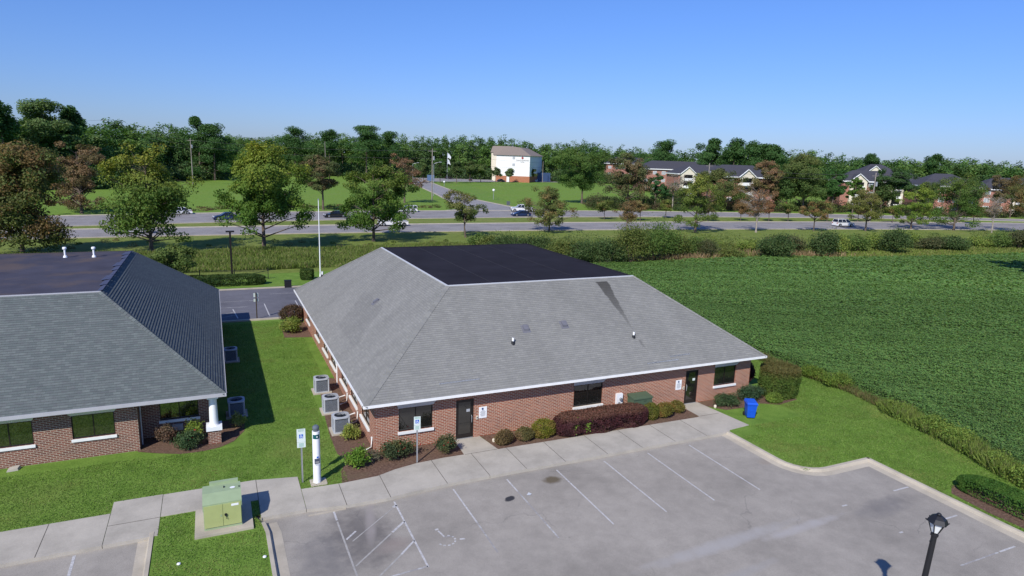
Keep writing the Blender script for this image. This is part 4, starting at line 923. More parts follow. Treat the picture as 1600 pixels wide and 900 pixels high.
make_shrub('clipped_bush', 'big clipped drum shaped bush with a rusty tinged top right of the office corner', 32.5, 29.3, 1.25, 1.15, 1.85, (.085,.135,.028), 26000, .045, 28, 'drum', tip=(.12,.165,.035), topc=(.135,.125,.04), cat='bush')
make_shrub('shrub', 'low yellow green shrub in front of the big drum shaped bush', 31.15, 28.35, .55, .4, .6, (.13,.19,.035), 2600, .045, 29)
make_shrub('rose_bush', 'green rose bush with one red bloom beside the brick pier of the left office', -1.65, 33.6, .62, .5, 1.05, (.06,.105,.045), 5200, .045, 30, 'loose', tip=(.1,.14,.06), flowers=((.6,.03,.04), 5))
make_shrub('shrub', 'pale yellow green shrub against the porch wall of the left office', -1.45, 34.6, .4, .35, 1.2, (.2,.27,.05), 1200, .055, 31, 'loose')
make_shrub('bare_shrub', 'brown half bare shrub under the porch window of the left office', -2.75, 34.7, .42, .4, 1.1, (.15,.10,.07), 2600, .04, 32, 'loose', tip=(.2,.16,.1))
make_shrub('shrub', 'yellow green shrub just beyond the white column of the left office', .62, 35.5, .36, .36, .85, (.2,.24,.06), 1500, .05, 33, 'loose', tip=(.3,.3,.12))
make_shrub('shrub', 'yellow green shrub at the far end of the lawn between the offices', 5.25, 54.0, .75, .85, 1.35, (.17,.22,.045), 6000, .055, 34, 'loose', tip=(.28,.3,.08))
make_shrub('shrub', 'dark reddish shrub behind the yellow green one at the far lawn end', 5.75, 57.3, 1.1, 1.0, 1.5, (.085,.06,.035), 5200, .06, 35, tip=(.13,.07,.05))
hb = make_shrub('hedge', 'clipped green box hedge beyond the kerb at the right edge', 31.15, 14.6, .62, 2.35, .85, (.05,.115,.02), 20000, .04, 36, 'box', hl=.05, tip=(.09,.17,.03), cat='hedge')
make_shrub('hedge', 'clipped dark green hedge in front of the black rail fence behind the rear car park', -.4, 75.4, 5.3, .75, 1.15, (.045,.08,.02), 16000, .085, 37, 'box', hl=.05, tip=(.07,.11,.03), cat='hedge', rz=-.03)
make_shrub('shrub', 'small dark green clipped shrub beside the flagpole', 9.4, 76.6, .75, .6, 1.2, (.05,.085,.02), 3000, .07, 38, 'drum')
# ---- rail fence
t = thing('rail_fence', 'low black metal rail fence on the grass behind the rear hedge', 'fence', (-5.2, 79.2, 0), R(-6))
m_ = MB(); L_ = 10.6
for z in (1.05, .92, .12): m_.box(0, L_, -.02, .02, z, z+.04)
m_.build('rail', M['dark'], t)
m_ = MB()
for k in range(0, 70): m_.box(k*L_/70-.008, k*L_/70+.008, -.008, .008, .12, .95)
m_.build('picket', M['dark'], t)['kind'] = 'stuff'
for k in range(4): m_ = MB(); m_.box(k*L_/3-.04, k*L_/3+.04, -.04, .04, 0, 1.2); m_.build('post', M['dark'], t)
# back signpost, light pole, flagpole, meter thing
t = thing('parking_sign', 'pair of small signs seen from behind on a brown post at the rear car park', 'parking sign', (3.0, 59.25, 0), R(10))
m_ = MB(); m_.box(-.04,.04,-.04,.04,0,2.35); m_.build('post', plain('brown_post_material', (.06,.045,.03), .8), t)
m_ = MB(); m_.box(-.2,-.05,.045,.055,1.95,2.3); m_.box(.05,.2,.045,.055,1.95,2.3); m_.box(-.2,-.05,.045,.055,1.55,1.8); m_.box(.05,.2,.045,.055,1.55,1.8); m_.build('panel', M['signwhite'], t)
lx, lyy = G(363, 434); t = thing('light_pole', 'dark brown square light pole beside the black rail fence', 'light pole', (lx, lyy, 0))
zt = Zat(lx, lyy, 362)
m_ = MB(); m_.box(-.1,.1,-.1,.1,0,zt); m_.build('pole', M['bronze'], t); m_ = MB(); m_.frustum(0,0,0,.2,.12,.2,12); m_.build('base', M['kerb'], t)
m_ = MB(); m_.box(-.45,.45,-.22,.22,zt-.05,zt+.1); m_.build('lamp_head', M['bronze'], t)
fx, fy = 11.1, 78.2; t = thing('flagpole', 'tall white flagpole without a flag rising behind the grey roof', 'flagpole', (fx, fy, 0)); zt = Zat(fx, fy, 313)
m_ = MB(); m_.lathe(0,0,[(.12,0),(.075,.4),(.06,3),(.04,zt)], 12); m_.build('pole', M['purewhite'], t); m_ = MB(); m_.lathe(0,0,[(.001,zt),(.09,zt+.06),(.09,zt+.14),(.001,zt+.2)], 10); m_.build('finial', M['steel'], t)
x, y = G(450, 449); t = thing('utility_cabinet', 'small black cabinet at the end of the rear hedge', 'utility cabinet', (x, y, 0)); m_ = MB(); m_.box(-.35,.35,-.2,.2,0,.75); m_.build('housing', M['dark'], t); m_ = MB(); m_.box(-.38,.38,-.23,.23,.75,.8); m_.build('lid', M['dark'], t)
# ================================================================ VEHICLES
def make_car(name, label, cat, x, y, z, rz, L, W, H, paint, style='sedan'):
    t = thing(name, label, cat, (x, y, z), rz)
    hw = W/2; g0 = .2*H/1.5; belt = H*.60; wr = .34 if style == 'sedan' else .38
    f, b = L/2, -L/2                                     # front +x
    hood = belt*(.93 if style != 'van' else .95)
    if style == 'sedan': prof = [(b,g0+.15),(b,belt*.92),(b+.75,belt),(f-1.35,belt),(f-.25,hood*.82),(f,g0+.35),(f,g0)]; cab = (b+.55, b+1.35, f-2.25, f-1.35)
    elif style == 'suv': prof = [(b,g0+.15),(b+.02,belt),(f-1.3,belt),(f-.2,hood*.88),(f,g0+.4),(f,g0)]; cab = (b+.05, b+.3, f-2.0, f-1.2)
    elif style == 'box': prof = [(b,g0+.15),(b+.02,belt),(f-1.1,belt),(f-.12,hood*.92),(f,g0+.4),(f,g0)]; cab = (b+.03, b+.16, f-1.65, f-1.05)
    else: prof = [(b,g0+.3),(b,belt*.95),(f-1.4,belt),(f-.1,hood*.93),(f,g0+.35),(f,g0)]; cab = (f-3.55, f-3.35, f-2.15, f-1.45)
    prof = [(b, g0)]+prof
    m_ = MB(); ys = [(-hw,.0),(-hw*.0,0),(hw,0)]
    n = len(prof); rings = []
    for yy, sx in ((-hw*.86, 1), (-hw, .0), (hw, .0), (hw*.86, 1)):
        rings.append([(px*(.985 if sx else 1), yy, pz+(.0 if not sx else .03 if pz > belt*.7 else 0)) for px, pz in prof])
    vs = [p for r_ in rings for p in r_]
    fs = [(r_*n+k, r_*n+(k+1) % n, (r_+1)*n+(k+1) % n, (r_+1)*n+k) for r_ in range(3) for k in range(n)]
    m_.add(vs, fs+[tuple(range(n)), tuple(range(4*n-1, 3*n-1, -1))])
    if style == 'pickup':
        m_.box(b+.06, cab[0], hw*.84, hw*.97, belt*.9, belt*1.02); m_.box(b+.06, cab[0], -hw*.97, -hw*.84, belt*.9, belt*1.02); m_.box(b, b+.07, -hw*.97, hw*.97, belt*.9, belt*1.02)
    m_.build('body', paint, t)
    a0, a1, a2, a3 = cab; rw = hw*.78
    m_ = MB(); zb, zt_ = belt+.02, H-.05
    m_.add([(a0,-hw*.93,zb),(a3,-hw*.93,zb),(a3,hw*.93,zb),(a0,hw*.93,zb),(a1,-rw,zt_),(a2,-rw,zt_),(a2,rw,zt_),(a1,rw,zt_)], [(0,1,5,4),(1,2,6,5),(2,3,7,6),(3,0,4,7),(4,5,6,7)])
    m_.build('window', M['carglass'], t)
    m_ = MB(); m_.rbox(a1-.05,a2+.05,-rw-.03,rw+.03,zt_-.03,zt_+.05,.1)
    for s_ in (-1, 1):
        for (xa, xb) in ((a0, a1), (a3, a2)):
            m_.tube([(xa, s_*hw*.94, zb), (xb, s_*(rw+.01), zt_)], .045, 4)
        for q in ((.5,) if style in ('sedan', 'pickup') else (.36, .68)):
            xb = a0*(1-q)+a3*q; xt = a1*(1-q)+a2*q; m_.tube([(xb, s_*hw*.94, zb), (xt, s_*(rw+.01), zt_)], .045, 4)
    m_.build('roof', paint, t)
    for sx in (f-.85, b+.9):
        for s_ in (-1, 1):
            w = MB(); w.hcyl((sx, s_*(hw-.2), wr), (sx, s_*(hw+.015), wr), wr, 18); wo = w.build('wheel', M['tyre'], t)
            w = MB(); w.hcyl((sx, s_*(hw+.01), wr), (sx, s_*(hw+.03), wr), wr*.6, 12); w.build('rim', M['rim'], wo)
    for s_ in (-1, 1):
        w = MB(); w.box(f-.12, f+.01, s_*hw*.72-.2, s_*hw*.72+.2, belt*.68, belt*.85); w.build('headlight', M['headlight'], t)
        w = MB(); w.box(b-.015, b+.08, s_*hw*.8-.14, s_*hw*.8+.14, belt*.68, belt*.9); w.build('tail_light', M['taillight'], t)
    w = MB(); w.box(f-.02,f+.05,-hw*.9,hw*.9,g0-.02,g0+.25); w.box(b-.05,b+.02,-hw*.9,hw*.9,g0,g0+.25); w.build('bumper', M['cgrey'] if style == 'pickup' else paint, t)
    return t
ang = lambda E_, x: math.atan(E_.deriv()(x))
def on_road(u, v, E_, sgn):
    x, y = G(u, v, .04); return x, y, .045, ang(E_, min(x, 215))+(0 if sgn > 0 else math.pi)
def car_at(u, v, E_, sgn, *a, **k): x, y, z, r_ = on_road(u, v, E_, sgn); return make_car(*a[:3], x, y, z, r_, *a[3:], **k)
car_at(280, 334.5, E3, -1, 'parked_car' if 0 else 'car', 'white saloon car on the far carriageway, farthest left', 'car', 5.0, 1.85, 1.5, M['cwhite'], style='sedan')
car_at(353, 343, E3, -1, 'car', 'dark blue car on the far carriageway half behind the big leafy tree', 'car', 4.8, 1.85, 1.5, M['cblue'], style='sedan')
car_at(524, 339.5, E3, -1, 'car', 'black saloon car on the far carriageway right of the flagpole', 'car', 4.9, 1.85, 1.45, M['cblack'], style='sedan')
car_at(638, 331, E4, -1, 'car', 'boxy white hatchback on the far edge of the highway left of the street junction', 'car', 4.3, 1.85, 1.65, M['cwhite'], style='box')
car_at(205, 364, E1, 1, 'pickup_truck', 'silver grey pickup truck on the near carriageway behind the yellow green tree', 'pickup truck', 6.2, 2.0, 1.95, M['csilver'], style='pickup')
car_at(614, 352.5, E1, 1, 'pickup_truck', 'white pickup truck on the near carriageway behind the flagpole-side tree', 'pickup truck', 5.9, 2.0, 1.9, M['cwhite'], style='pickup')
car_at(814, 337.5, E3, -1, 'car', 'dark blue saloon car on the far carriageway at the street junction', 'car', 4.8, 1.85, 1.45, M['cblue'], style='sedan')
x, y = G(815, 330.5); make_car('pickup_truck', 'white pickup truck turning at the street junction behind the dark blue car', 'pickup truck', x, y, .045, R(165), 5.8, 2.0, 1.9, M['cwhite'], 'pickup')
car_at(1317, 353.5, E2, 1, 'car', 'white sport utility vehicle on the near carriageway towards the right', 'car', 5.2, 1.95, 1.85, M['cwhite'], style='suv')
HD = 392
for i, (u, v, p_, st, rz, lbl) in enumerate([(735,282.5,'cblack','suv',70,'black car parked beside the driveway left of the white hotel'),(702,280,'cblack','suv',20,'dark van shape parked under the trees left of the hotel driveway'),
    (737,275.5,'cred','sedan',40,'red car parked on the driveway left of the hotel'),(783,284,'cgrey','sedan',10,'grey car parked in front of the white hotel'),(797,284,'cwhite','sedan',10,'white and dark car parked in front of the white hotel'),
    (829,282.5,'cwhite','pickup',20,'white pickup truck parked at the right end of the hotel'),(838,284,'cwhite','suv',60,'white utility vehicle beside the blue container right of the hotel')]):
    x, y = G(u, v); make_car('parked_car', lbl, 'car', x, y, .06, R(rz), 4.8, 1.9, 1.6, M[p_], st)
x, y = G(849, 284); t = thing('container', 'dark blue container standing right of the white hotel', 'container', (x, y, .05), R(-20)); m_ = MB(); m_.box(-4,4,-1.3,1.3,.1,5.4); m_.build('body', plain('blue_container_material', (.03,.06,.14), .5), t); m_ = MB(); m_.box(-4.02,-3.98,-1.1,1.1,.4,5); m_.build('door', M['cgrey'], t)
x, y = G(673, 284); t = thing('billboard', 'blue ground sign at the bend of the side street', 'sign', (x, y, 0), R(-20)); m_ = MB(); m_.box(-1.9,1.9,-.2,.2,.5,3.6); m_.build('panel', plain('blue_sign_material', (.08,.14,.26), .5), t); m_ = MB(); m_.box(-1.6,-1.3,-.15,.15,0,.5); m_.box(1.3,1.6,-.15,.15,0,.5); m_.build('base', M['kerb'], t)
for u, v, vt, lbl in ((694, 292, 284, 'left'), (771, 312, 297, 'right')):
    x, y = G(u, v); t = thing('globe_lamp', f'short white globe lamp on the hotel lawn, {lbl} one of the two', 'lamp', (x, y, 0)); zt = Zat(x, y, vt); m_ = MB(); m_.frustum(0,0,0,.1,zt-.4,.08,8); m_.build('pole', M['steel'], t)
    m_ = MB(); m_.lathe(0,0,[(.1,zt-.5),(.38,zt-.3),(.45,zt),(.35,zt+.3),(.001,zt+.42)], 12); m_.build('globe', M['purewhite'], t)
x, y = G(794, 326); t = thing('direction_sign', 'small dark direction sign on the grass at the street junction', 'sign', (x, y, 0)); m_ = MB(); m_.frustum(0,0,0,.05,1.4,.05,6); m_.build('post', M['steel'], t); m_ = MB(); m_.box(-.5,.5,-.05,.05,1.0,2.1); m_.build('panel', M['cgrey'], t)
# ================================================================ FAR BUILDINGS
hx, hy = P(776, 392); ha = R(-38); hx -= 13.6*math.cos(ha); hy -= 13.6*math.sin(ha)
t = thing('hotel', 'white four storey hotel with a tan roof beyond the green field', 'hotel', (hx, hy, 0), ha)
rgt = 20; dep = 36; zE_ = Zat(hx, hy, 241)
m_ = MB(); m_.box(13.6, 13.6+rgt, 0, dep, 3.5, zE_); m_.build('wall', M['whitewall'], t)
m_ = MB(); m_.box(13.5, 13.7+rgt, -.1, dep+.1, -.1, 3.5); m_.build('brick_base', M['orangebrick'], t)
for k in range(3): m_ = MB(); m_.box(9.6-k*3.2, 14-k*3.2+2, 8+k*9, 17+k*9, 0, zE_+(1.5 if k else 0)); m_.build('stair_tower', M['cream'], t)
m_ = MB(); a, b, c, d = (12.8,-.8,zE_),(34.4,-.8,zE_),(34.4,dep+.8,zE_),(12.8,dep+.8,zE_); e, f = (17.5,8,zE_+5.4),(26,8,zE_+4.6)
g1, g2 = (17.5,dep-6,zE_+5.4),(26,dep-6,zE_+4.6)
m_.add([a,b,c,d,e,f,g2,g1], [(0,1,5,4),(1,2,6,5),(2,3,7,6),(3,0,4,7),(4,5,6,7)])
for k in range(3):
    xa, xb, ya, yb = 5.6+4-k*3.2-.5, 16-k*3.2, 7.5+k*9, 17.5+k*9; z = zE_+(1.5 if k else 0)
    m_.add([(xa,ya,z),(xb+6,ya,z),(xb+6,yb,z),(xa,yb,z),((xa),(ya+yb)/2,z+4),(xb+6,(ya+yb)/2,z+4)], [(0,1,5,4),(2,3,4,5),(3,0,4),(1,2,5)])
m_.build('roof', M['tanroof'], t)
M['blind'] = plain('window_blind_material', (.34, .36, .38), .4)
def farwin(root, x, z, w=1.7, h=1.7, y=-.05, mat='blind', name='window'):
    m_ = MB(); m_.box(x-w/2, x+w/2, y-.04, y, z, z+h); fr = m_.build(name, M['white'], root); p = MB(); p.box(x-w/2+.12, x-.06, y-.08, y-.04, z+.12, z+h-.12); p.box(x+.06, x+w/2-.12, y-.08, y-.04, z+.12, z+h-.12); p.build('pane', M[mat], fr)
for z in (zE_-10, zE_-6.1, zE_-2.2): farwin(t, 24.0, z)
m_ = MB(); m_.box(20.0,21.8,-.15,-.05,0,3.2); m_.build('door', M['white'], t)
text_mesh('CANDLEWOOD', 1.05, t, M['ink'], (29.2, -.06, zE_-3.0), name='lettering', ext_=.03); text_mesh('SUITES', .75, t, M['ink'], (29.2, -.06, zE_-3.9), name='lettering', ext_=.03)
m_ = MB(); m_.add([(28.7,-.1,zE_-1.9),(29.7,-.1,zE_-1.9),(29.9,-.1,zE_-1.1),(29.2,-.1,zE_-.5),(28.5,-.1,zE_-1.1)], [(0,1,2,3,4)]); m_.build('emblem', M['maroon'], t)
def apartment(label, u, d, rz, L, dep, eave, gables, seed, storeys=3, roofh=4.0, back=0):
    x, y = P(u, d); t = thing('apartment_building', label, 'apartment building', (x, y, 0), R(rz)); rd = random.Random(seed)
    m_ = MB(); m_.box(0, L, 0, dep, -.2, eave); m_.build('wall', M['farbrick'], t)
    m_ = MB(); o_ = .7; A, B, C, D = (-o_,-o_,eave),(L+o_,-o_,eave),(L+o_,dep+o_,eave),(-o_,dep+o_,eave); e, f = (dep*.45,dep/2,eave+roofh),(L-dep*.45,dep/2,eave+roofh)
    m_.add([A,B,C,D,e,f], [(0,1,5,4),(1,2,5),(2,3,4,5),(3,0,4)]); rf = m_.build('roof', M['darkroof'], t)
    m_ = MB(); m_.box(-o_,L+o_,-o_-.08,-o_,eave-.35,eave+.05); m_.box(-o_-.08,-o_,-o_,dep+o_,eave-.35,eave+.05); m_.build('fascia', M['white'], rf)
    st = eave/storeys
    for gx, gw in gables:
        g_ = MB(); pr = [(gx-gw/2, 0), (gx+gw/2, 0), (gx+gw/2, eave), (gx, eave+gw*.42), (gx-gw/2, eave)]; nn = 5
        g_.add([(a, -1.2, z) for a, z in pr]+[(a, .2, z) for a, z in pr], [tuple(range(5))]+[(k, (k+1) % nn, nn+(k+1) % nn, nn+k) for k in range(5)]); gb = g_.build('gable', M['cream'], t)
        g_ = MB()
        for s_ in (-1, 1): g_.add([(gx,-1.5,eave+gw*.42+.25),(gx+s_*(gw/2+.5),-1.5,eave-.1),(gx+s_*(gw/2+.5),6,eave-.1),(gx,6,eave+gw*.42+.25)], [(0,1,2,3)])
        g_.build('gable_roof', M['darkroof'], gb)
        g_ = MB()
        for s_ in (-1, 1): g_.tube([(gx,-1.55,eave+gw*.42+.2),(gx+s_*(gw/2+.5),-1.55,eave-.15)], .2, 4)
        g_.build('barge_board', M['white'], gb)
        for k in range(storeys):
            b_ = MB(); z = k*st+.3; b_.box(gx-gw*.3, gx+gw*.3, -1.26, -1.2, z+.3, z+st-.7); bo = b_.build('balcony_opening', M['carglass'], t); b_ = MB(); b_.box(gx-gw*.32, gx+gw*.32, -1.9, -1.27, z-.1, z+1.0); b_.build('balcony', M['white'], bo)
    x_ = 2.2
    while x_ < L-1.5:
        if all(abs(x_-gx) > gw/2+1.2 for gx, gw in gables):
            for k in range(storeys): farwin(t, x_, k*st+.9, 1.9, 1.6, -.03)
        x_ += 4.4
    return t
apartment('long brick apartment block with a charcoal roof, left end of the row behind the trees', 1004, 335, -20, 46, 15, 10.9, [(38, 6)], 1)
apartment('brick apartment block with charcoal roof set behind the gap between two tall trees', 1062, 300, -16, 26, 14, 9.6, [(4, 6.5), (19, 6)], 2)
apartment('brick apartment block with white stairwell nearest the highway, left of the big tree cluster', 1118, 252, -14, 25, 14, 9.9, [(12.5, 6)], 3, roofh=4.2)
apartment('charcoal roofed block just visible behind the left end of the apartment row', 948, 420, -20, 40, 16, 12.5, [], 4)
apartment('brick apartment block with a white arched gable between the pale pole and the round tree', 1318, 285, -30, 33, 14, 9.5, [(6, 6), (20, 5)], 5)
apartment('brick apartment block with a hipped roof left of the bright green tree', 1444, 262, -34, 18, 14, 9.4, [], 6)
apartment('brick apartment block with a wide white gable at the right of the row', 1538, 290, -38, 24, 13, 8.6, [(13, 7)], 7)
apartment('distant apartment block with a tall white gable above the other roofs', 1350, 370, -30, 16, 12, 12.5, [(5, 7)], 8)
# ================================================================ POLES AND WIRES
def utility_pole(label, u, vb, vt, arms=1, r_=.16, dist=None):
    x, y = P(u, dist) if dist else G(u, vb); t = thing('utility_pole', label, 'utility pole', (x, y, 0)); zt = Zat(x, y, vt)
    m_ = MB(); m_.frustum(0,0,-.2,r_*1.3,zt,r_*.8,10); m_.build('pole', M['pole'], t)
    if arms:
        m_ = MB(); m_.box(-1.3,1.3,-.08,.08,zt-.9,zt-.75); m_.build('crossarm', M['pole'], t)
        m_ = MB(); m_.frustum(.45,-.2,zt-3.6,.3,zt-2.4,.3,10); m_.build('pole_transformer', M['steel'], t)
    return Vector((x, y, zt))
p1 = utility_pole('tall wooden utility pole with a transformer beside the side street', 675, 313, 232)
p2 = utility_pole('utility pole in front of the woods on the left, partly behind the reddish tree', 165, 0, 185, dist=330)
p3 = utility_pole('thin utility pole on the meadow right of the yellow green tree', 298, 0, 216, dist=285)
p4 = utility_pole('utility pole standing in the woods above the leafy tree left of centre', 508, 0, 221, dist=380, arms=0)
p5 = utility_pole('short utility pole right of the white hotel', 849, 0, 252, dist=400, arms=0)
p6 = utility_pole('utility pole with a crossarm in front of the apartment roofs', 1109, 0, 255, dist=215)
p7 = utility_pole('pale utility pole in front of the apartment block with the arched gable', 1370, 0, 270, dist=205)
def wires(name, lbl, pts, zs, sag=1.2):
    m_ = MB()
    for dz in zs:
        for a, b in zip(pts, pts[1:]):
            m_.tube([a.lerp(b, k/10)+Vector((0, 0, dz-sag*4*(k/10)*(1-k/10))) for k in range(11)], .035, 3)
    return tag(m_.build(name, M['wire']), lbl, 'power line')
q0 = Vector((*P(-60, 300), p2.z-2)); q1 = Vector((*P(960, 300), p1.z-2.5))
wires('power_line', 'power lines strung across the left meadow in front of the dark woods', [q0, p2, p3], (-.6, -2.4, -4))
wires('power_line', 'power lines running from the left meadow to the tall pole by the side street', [p3, p1], (-.6, -3))
wires('power_line', 'power lines from the tall pole past the front of the white hotel', [p1, p5, q1], (-.5, -3.5))
wires('power_line', 'power lines crossing in front of the apartment roofs', [p6, p7, Vector((*P(1650, 220), p7.z))], (-.3, -1.6))
def roadlight(label, u, vb, vt, sgn):
    x, y = G(u, vb); t = thing('street_light', label, 'street light', (x, y, 0)); zt = Zat(x, y, vt)
    m_ = MB(); m_.tube([(0,0,0),(0,0,zt-.8),(.1*sgn,0,zt-.5),(2.2*sgn,0,zt)], [.12,.08,.07,.05], 8); m_.build('pole', M['steel'], t)
    m_ = MB(); m_.rbox(2.0,2.9,-.18,.18,zt-.08,zt+.1,.1) if sgn > 0 else m_.rbox(-2.9,-2.0,-.18,.18,zt-.08,zt+.1,.1); m_.build('lamp_head', M['acgrey'], t)
roadlight('tall grey cobra head street light beside the utility pole', 677.5, 306, 253, 1)
roadlight('grey cobra head street light farther along the left side of the side street', 645, 291, 254, 1)
x, y = P(699, 380); t = thing('flagpole', 'flagpole with limp white flags left of the hotel', 'flagpole', (x, y, 0)); zt = Zat(x, y, 238)
m_ = MB(); m_.frustum(0,0,0,.15,zt,.08,8); m_.build('pole', M['steel'], t)
m_ = MB(); m_.add([(0,0,zt-.2),(1.1,.1,zt-.9),(2.2,-.1,zt-2.6),(1.9,.1,zt-3.9),(.9,0,zt-3.0),(0,0,zt-3.4)], [(0,1,2,3,4,5)]); m_.add([(.1,0,zt-3.6),(1.2,.1,zt-4.4),(2.0,0,zt-7),(.9,.1,zt-6.2),(.1,0,zt-6.6)], [(0,1,2,3,4)]); m_.build('flag', M['purewhite'], t)
# ================================================================ TREES
def far_edge_dist(u):
    for d in range(120, 600, 2):
        x, y = P(u, d)
        if y > ext(E4, x): return d
GR, YT, BR, OL = (.05,.085,.022), (.15,.15,.03), (.15,.075,.04), (.10,.10,.035)
def px_tree(label, u, vb, vt, width, vcb, **k):
    """stands where its trunk meets the ground in the photograph; size follows from distance"""
    if 'dist' in k: x, y = P(u, max(k.pop('dist'), far_edge_dist(u)+8))
    else: x, y = G(u, vb)
    dist = (Vector((x, y, 0))-C0).dot(FW); s = dist/CF
    return make_tree('tree' if 'name' not in k else k.pop('name'), label, x, y, Zat(x, y, vt), width*s/2*1.13, max(.3, Zat(x, y, vcb)), **k)
RW = 'trees along the near side of the highway'
px_tree('broad reddish green tree at the left edge in front of the highway', 36, 398, 203, 160, 378, base=(.07,.085,.03), red=((.135,.085,.045), .42), n=40000, ncl=210, leaf=.17, seed=1101, group=RW, skirt=.15, shape='round', clr=1.45)
px_tree('open yellow green tree right of the left office roof', 237, 393, 217, 140, 373, base=(.07,.115,.028), top=(.17,.17,.035), n=22000, ncl=130, leaf=.17, seed=102, group=RW, skirt=.07, clr=1.25, bare=.3)
px_tree('largest full crowned tree with a yellowing top beside the flagpole', 413, 390, 212, 160, 366, base=(.062,.115,.024), top=(.16,.175,.03), n=38000, ncl=180, leaf=.17, seed=103, group=RW, skirt=.05, shape='dome', amp=.22)
px_tree('full green tree just above the left corner of the grey roof', 584, 377, 239, 124, 357, base=(.062,.115,.026), top=(.12,.135,.035), n=25000, ncl=130, leaf=.16, seed=104, group=RW, skirt=.22)
px_tree('small thin tree with a leaning crown behind the dark flat roof', 727, 371, 294, 78, 356, base=(.07,.10,.035), top=(.15,.13,.05), n=6000, ncl=60, leaf=.14, seed=105, group=RW, bare=.8, clr=.7, lean=-.3)
px_tree('wide olive tree with bare upper twigs right of the street junction', 858, 362, 287, 98, 350, base=(.085,.10,.036), red=((.14,.10,.05), .3), n=11000, ncl=90, leaf=.14, seed=106, skirt=.14, group=RW, bare=.9, clr=.85)
px_tree('thin brown half bare sapling right of the wide olive tree', 979, 364, 302, 54, 352, base=(.13,.09,.05), n=3200, ncl=50, leaf=.12, seed=107, group=RW, bare=1.0, clr=.6, shape='vase')
px_tree('yellow green tree in front of the left apartment blocks', 1086, 363, 262, 92, 350, base=(.075,.11,.03), top=(.15,.16,.04), n=13000, ncl=90, leaf=.15, seed=108, skirt=.14, group=RW, bare=.4)
px_tree('nearly bare pale branched tree left of the big tree cluster', 1181, 363, 285, 92, 346, base=(.15,.085,.05), n=3000, ncl=80, leaf=.13, seed=109, group=RW, bare=2.2, clr=.8, bark='palebark', shape='vase')
px_tree('small brownish tree left of the white sport utility vehicle', 1271, 361, 311, 56, 343, base=(.09,.10,.035), red=((.17,.10,.055), .4), n=6000, ncl=60, leaf=.13, seed=110, group=RW, bare=.6, clr=.7)
px_tree('olive tree just right of the white sport utility vehicle', 1352, 361, 292, 66, 342, base=(.10,.11,.035), top=(.13,.12,.05), n=9000, ncl=80, leaf=.14, seed=111, skirt=.14, group=RW, bare=.7, clr=.8)
px_tree('pale lime green tree standing left of the dense round one', 1423, 358, 284, 60, 350, base=(.10,.15,.03), top=(.16,.2,.04), n=9500, ncl=80, leaf=.14, seed=112, skirt=.14, group=RW, bare=.3)
px_tree('dense green round tree second from the right edge', 1490, 360, 266, 98, 350, base=(.055,.10,.026), top=(.10,.13,.035), n=16000, ncl=110, leaf=.15, seed=113, skirt=.14, group=RW)
px_tree('bare pale grey tree near the right edge', 1549, 364, 300, 50, 344, base=(.16,.12,.08), n=500, ncl=70, leaf=.12, seed=114, group=RW, bare=3.0, clr=.8, bark='palebark', shape='vase')
px_tree('reddish olive tree cut by the right edge', 1606, 366, 268, 80, 350, base=(.09,.09,.035), red=((.15,.09,.05), .4), n=9000, ncl=80, leaf=.15, seed=115, group=RW)
px_tree('young dark green tree right beside the left office roof', 276, 447, 375, 72, 432, base=(.06,.095,.03), top=(.10,.13,.04), n=9000, ncl=70, leaf=.11, seed=116, clr=.55, bare=.3)
# across the highway and on the median
px_tree('bushy reddish brown tree across the highway on the left', 128, 334, 205, 96, 320, base=(.10,.08,.045), red=((.14,.09,.06), .5), n=15000, ncl=110, leaf=.2, seed=120, skirt=.14, bare=.9)
px_tree('dark green tree across the highway between two nearer crowns', 505, 328, 240, 84, 302, base=(.065,.08,.035), red=((.10,.07,.045), .3), n=13000, ncl=90, leaf=.2, seed=121)
px_tree('brown thinning tree behind the full green tree near centre', 632, 322, 236, 60, 306, base=(.15,.09,.065), n=4000, ncl=80, leaf=.2, seed=122, bare=1.8, dist=200)
px_tree('big dark green tree right of the hotel lawn', 909, 318, 224, 98, 306, base=(.05,.095,.026), top=(.07,.11,.03), n=26000, ncl=140, leaf=.22, seed=123)
px_tree('large brown green tree in front of the left apartment roof', 985, 322, 232, 84, 306, base=(.075,.085,.04), red=((.13,.09,.06), .3), n=16000, ncl=110, leaf=.22, seed=124, skirt=.14, bare=.6, dist=195)
px_tree('bare grey tree in front of the brick apartment wall', 1056, 320, 268, 60, 306, base=(.15,.12,.09), n=500, ncl=60, leaf=.2, seed=125, bare=2.6, bark='palebark', dist=205, shape='vase')
px_tree('small dark conifer like tree beside the bare grey tree', 1028, 318, 268, 44, 314, base=(.03,.075,.03), n=8000, ncl=60, leaf=.2, seed=126, shape='cone', dist=215)
px_tree('brownish green tree in front of the middle apartment block', 1128, 322, 258, 84, 312, base=(.075,.09,.035), red=((.15,.10,.06), .25), n=13000, ncl=90, leaf=.22, seed=127, dist=205)
px_tree('reddish brown tree at the left of the big tree cluster', 1200, 322, 246, 70, 312, base=(.10,.09,.045), red=((.17,.10,.07), .5), n=13000, ncl=90, leaf=.22, seed=128, dist=215, bare=.8)
px_tree('tall bushy green tree with an olive top right of the apartments', 1262, 326, 235, 98, 316, base=(.055,.09,.028), top=(.09,.105,.04), n=26000, ncl=140, leaf=.22, seed=129, dist=190, cb_=0) if False else \
px_tree('tall bushy green tree with an olive top right of the apartments', 1262, 326, 235, 98, 316, base=(.055,.09,.028), top=(.09,.105,.04), n=26000, ncl=140, leaf=.22, seed=129, dist=190)
px_tree('dark full tree on the right side of the tree cluster', 1308, 326, 258, 62, 318, base=(.035,.085,.026), n=16000, ncl=100, leaf=.22, seed=130, dist=180)
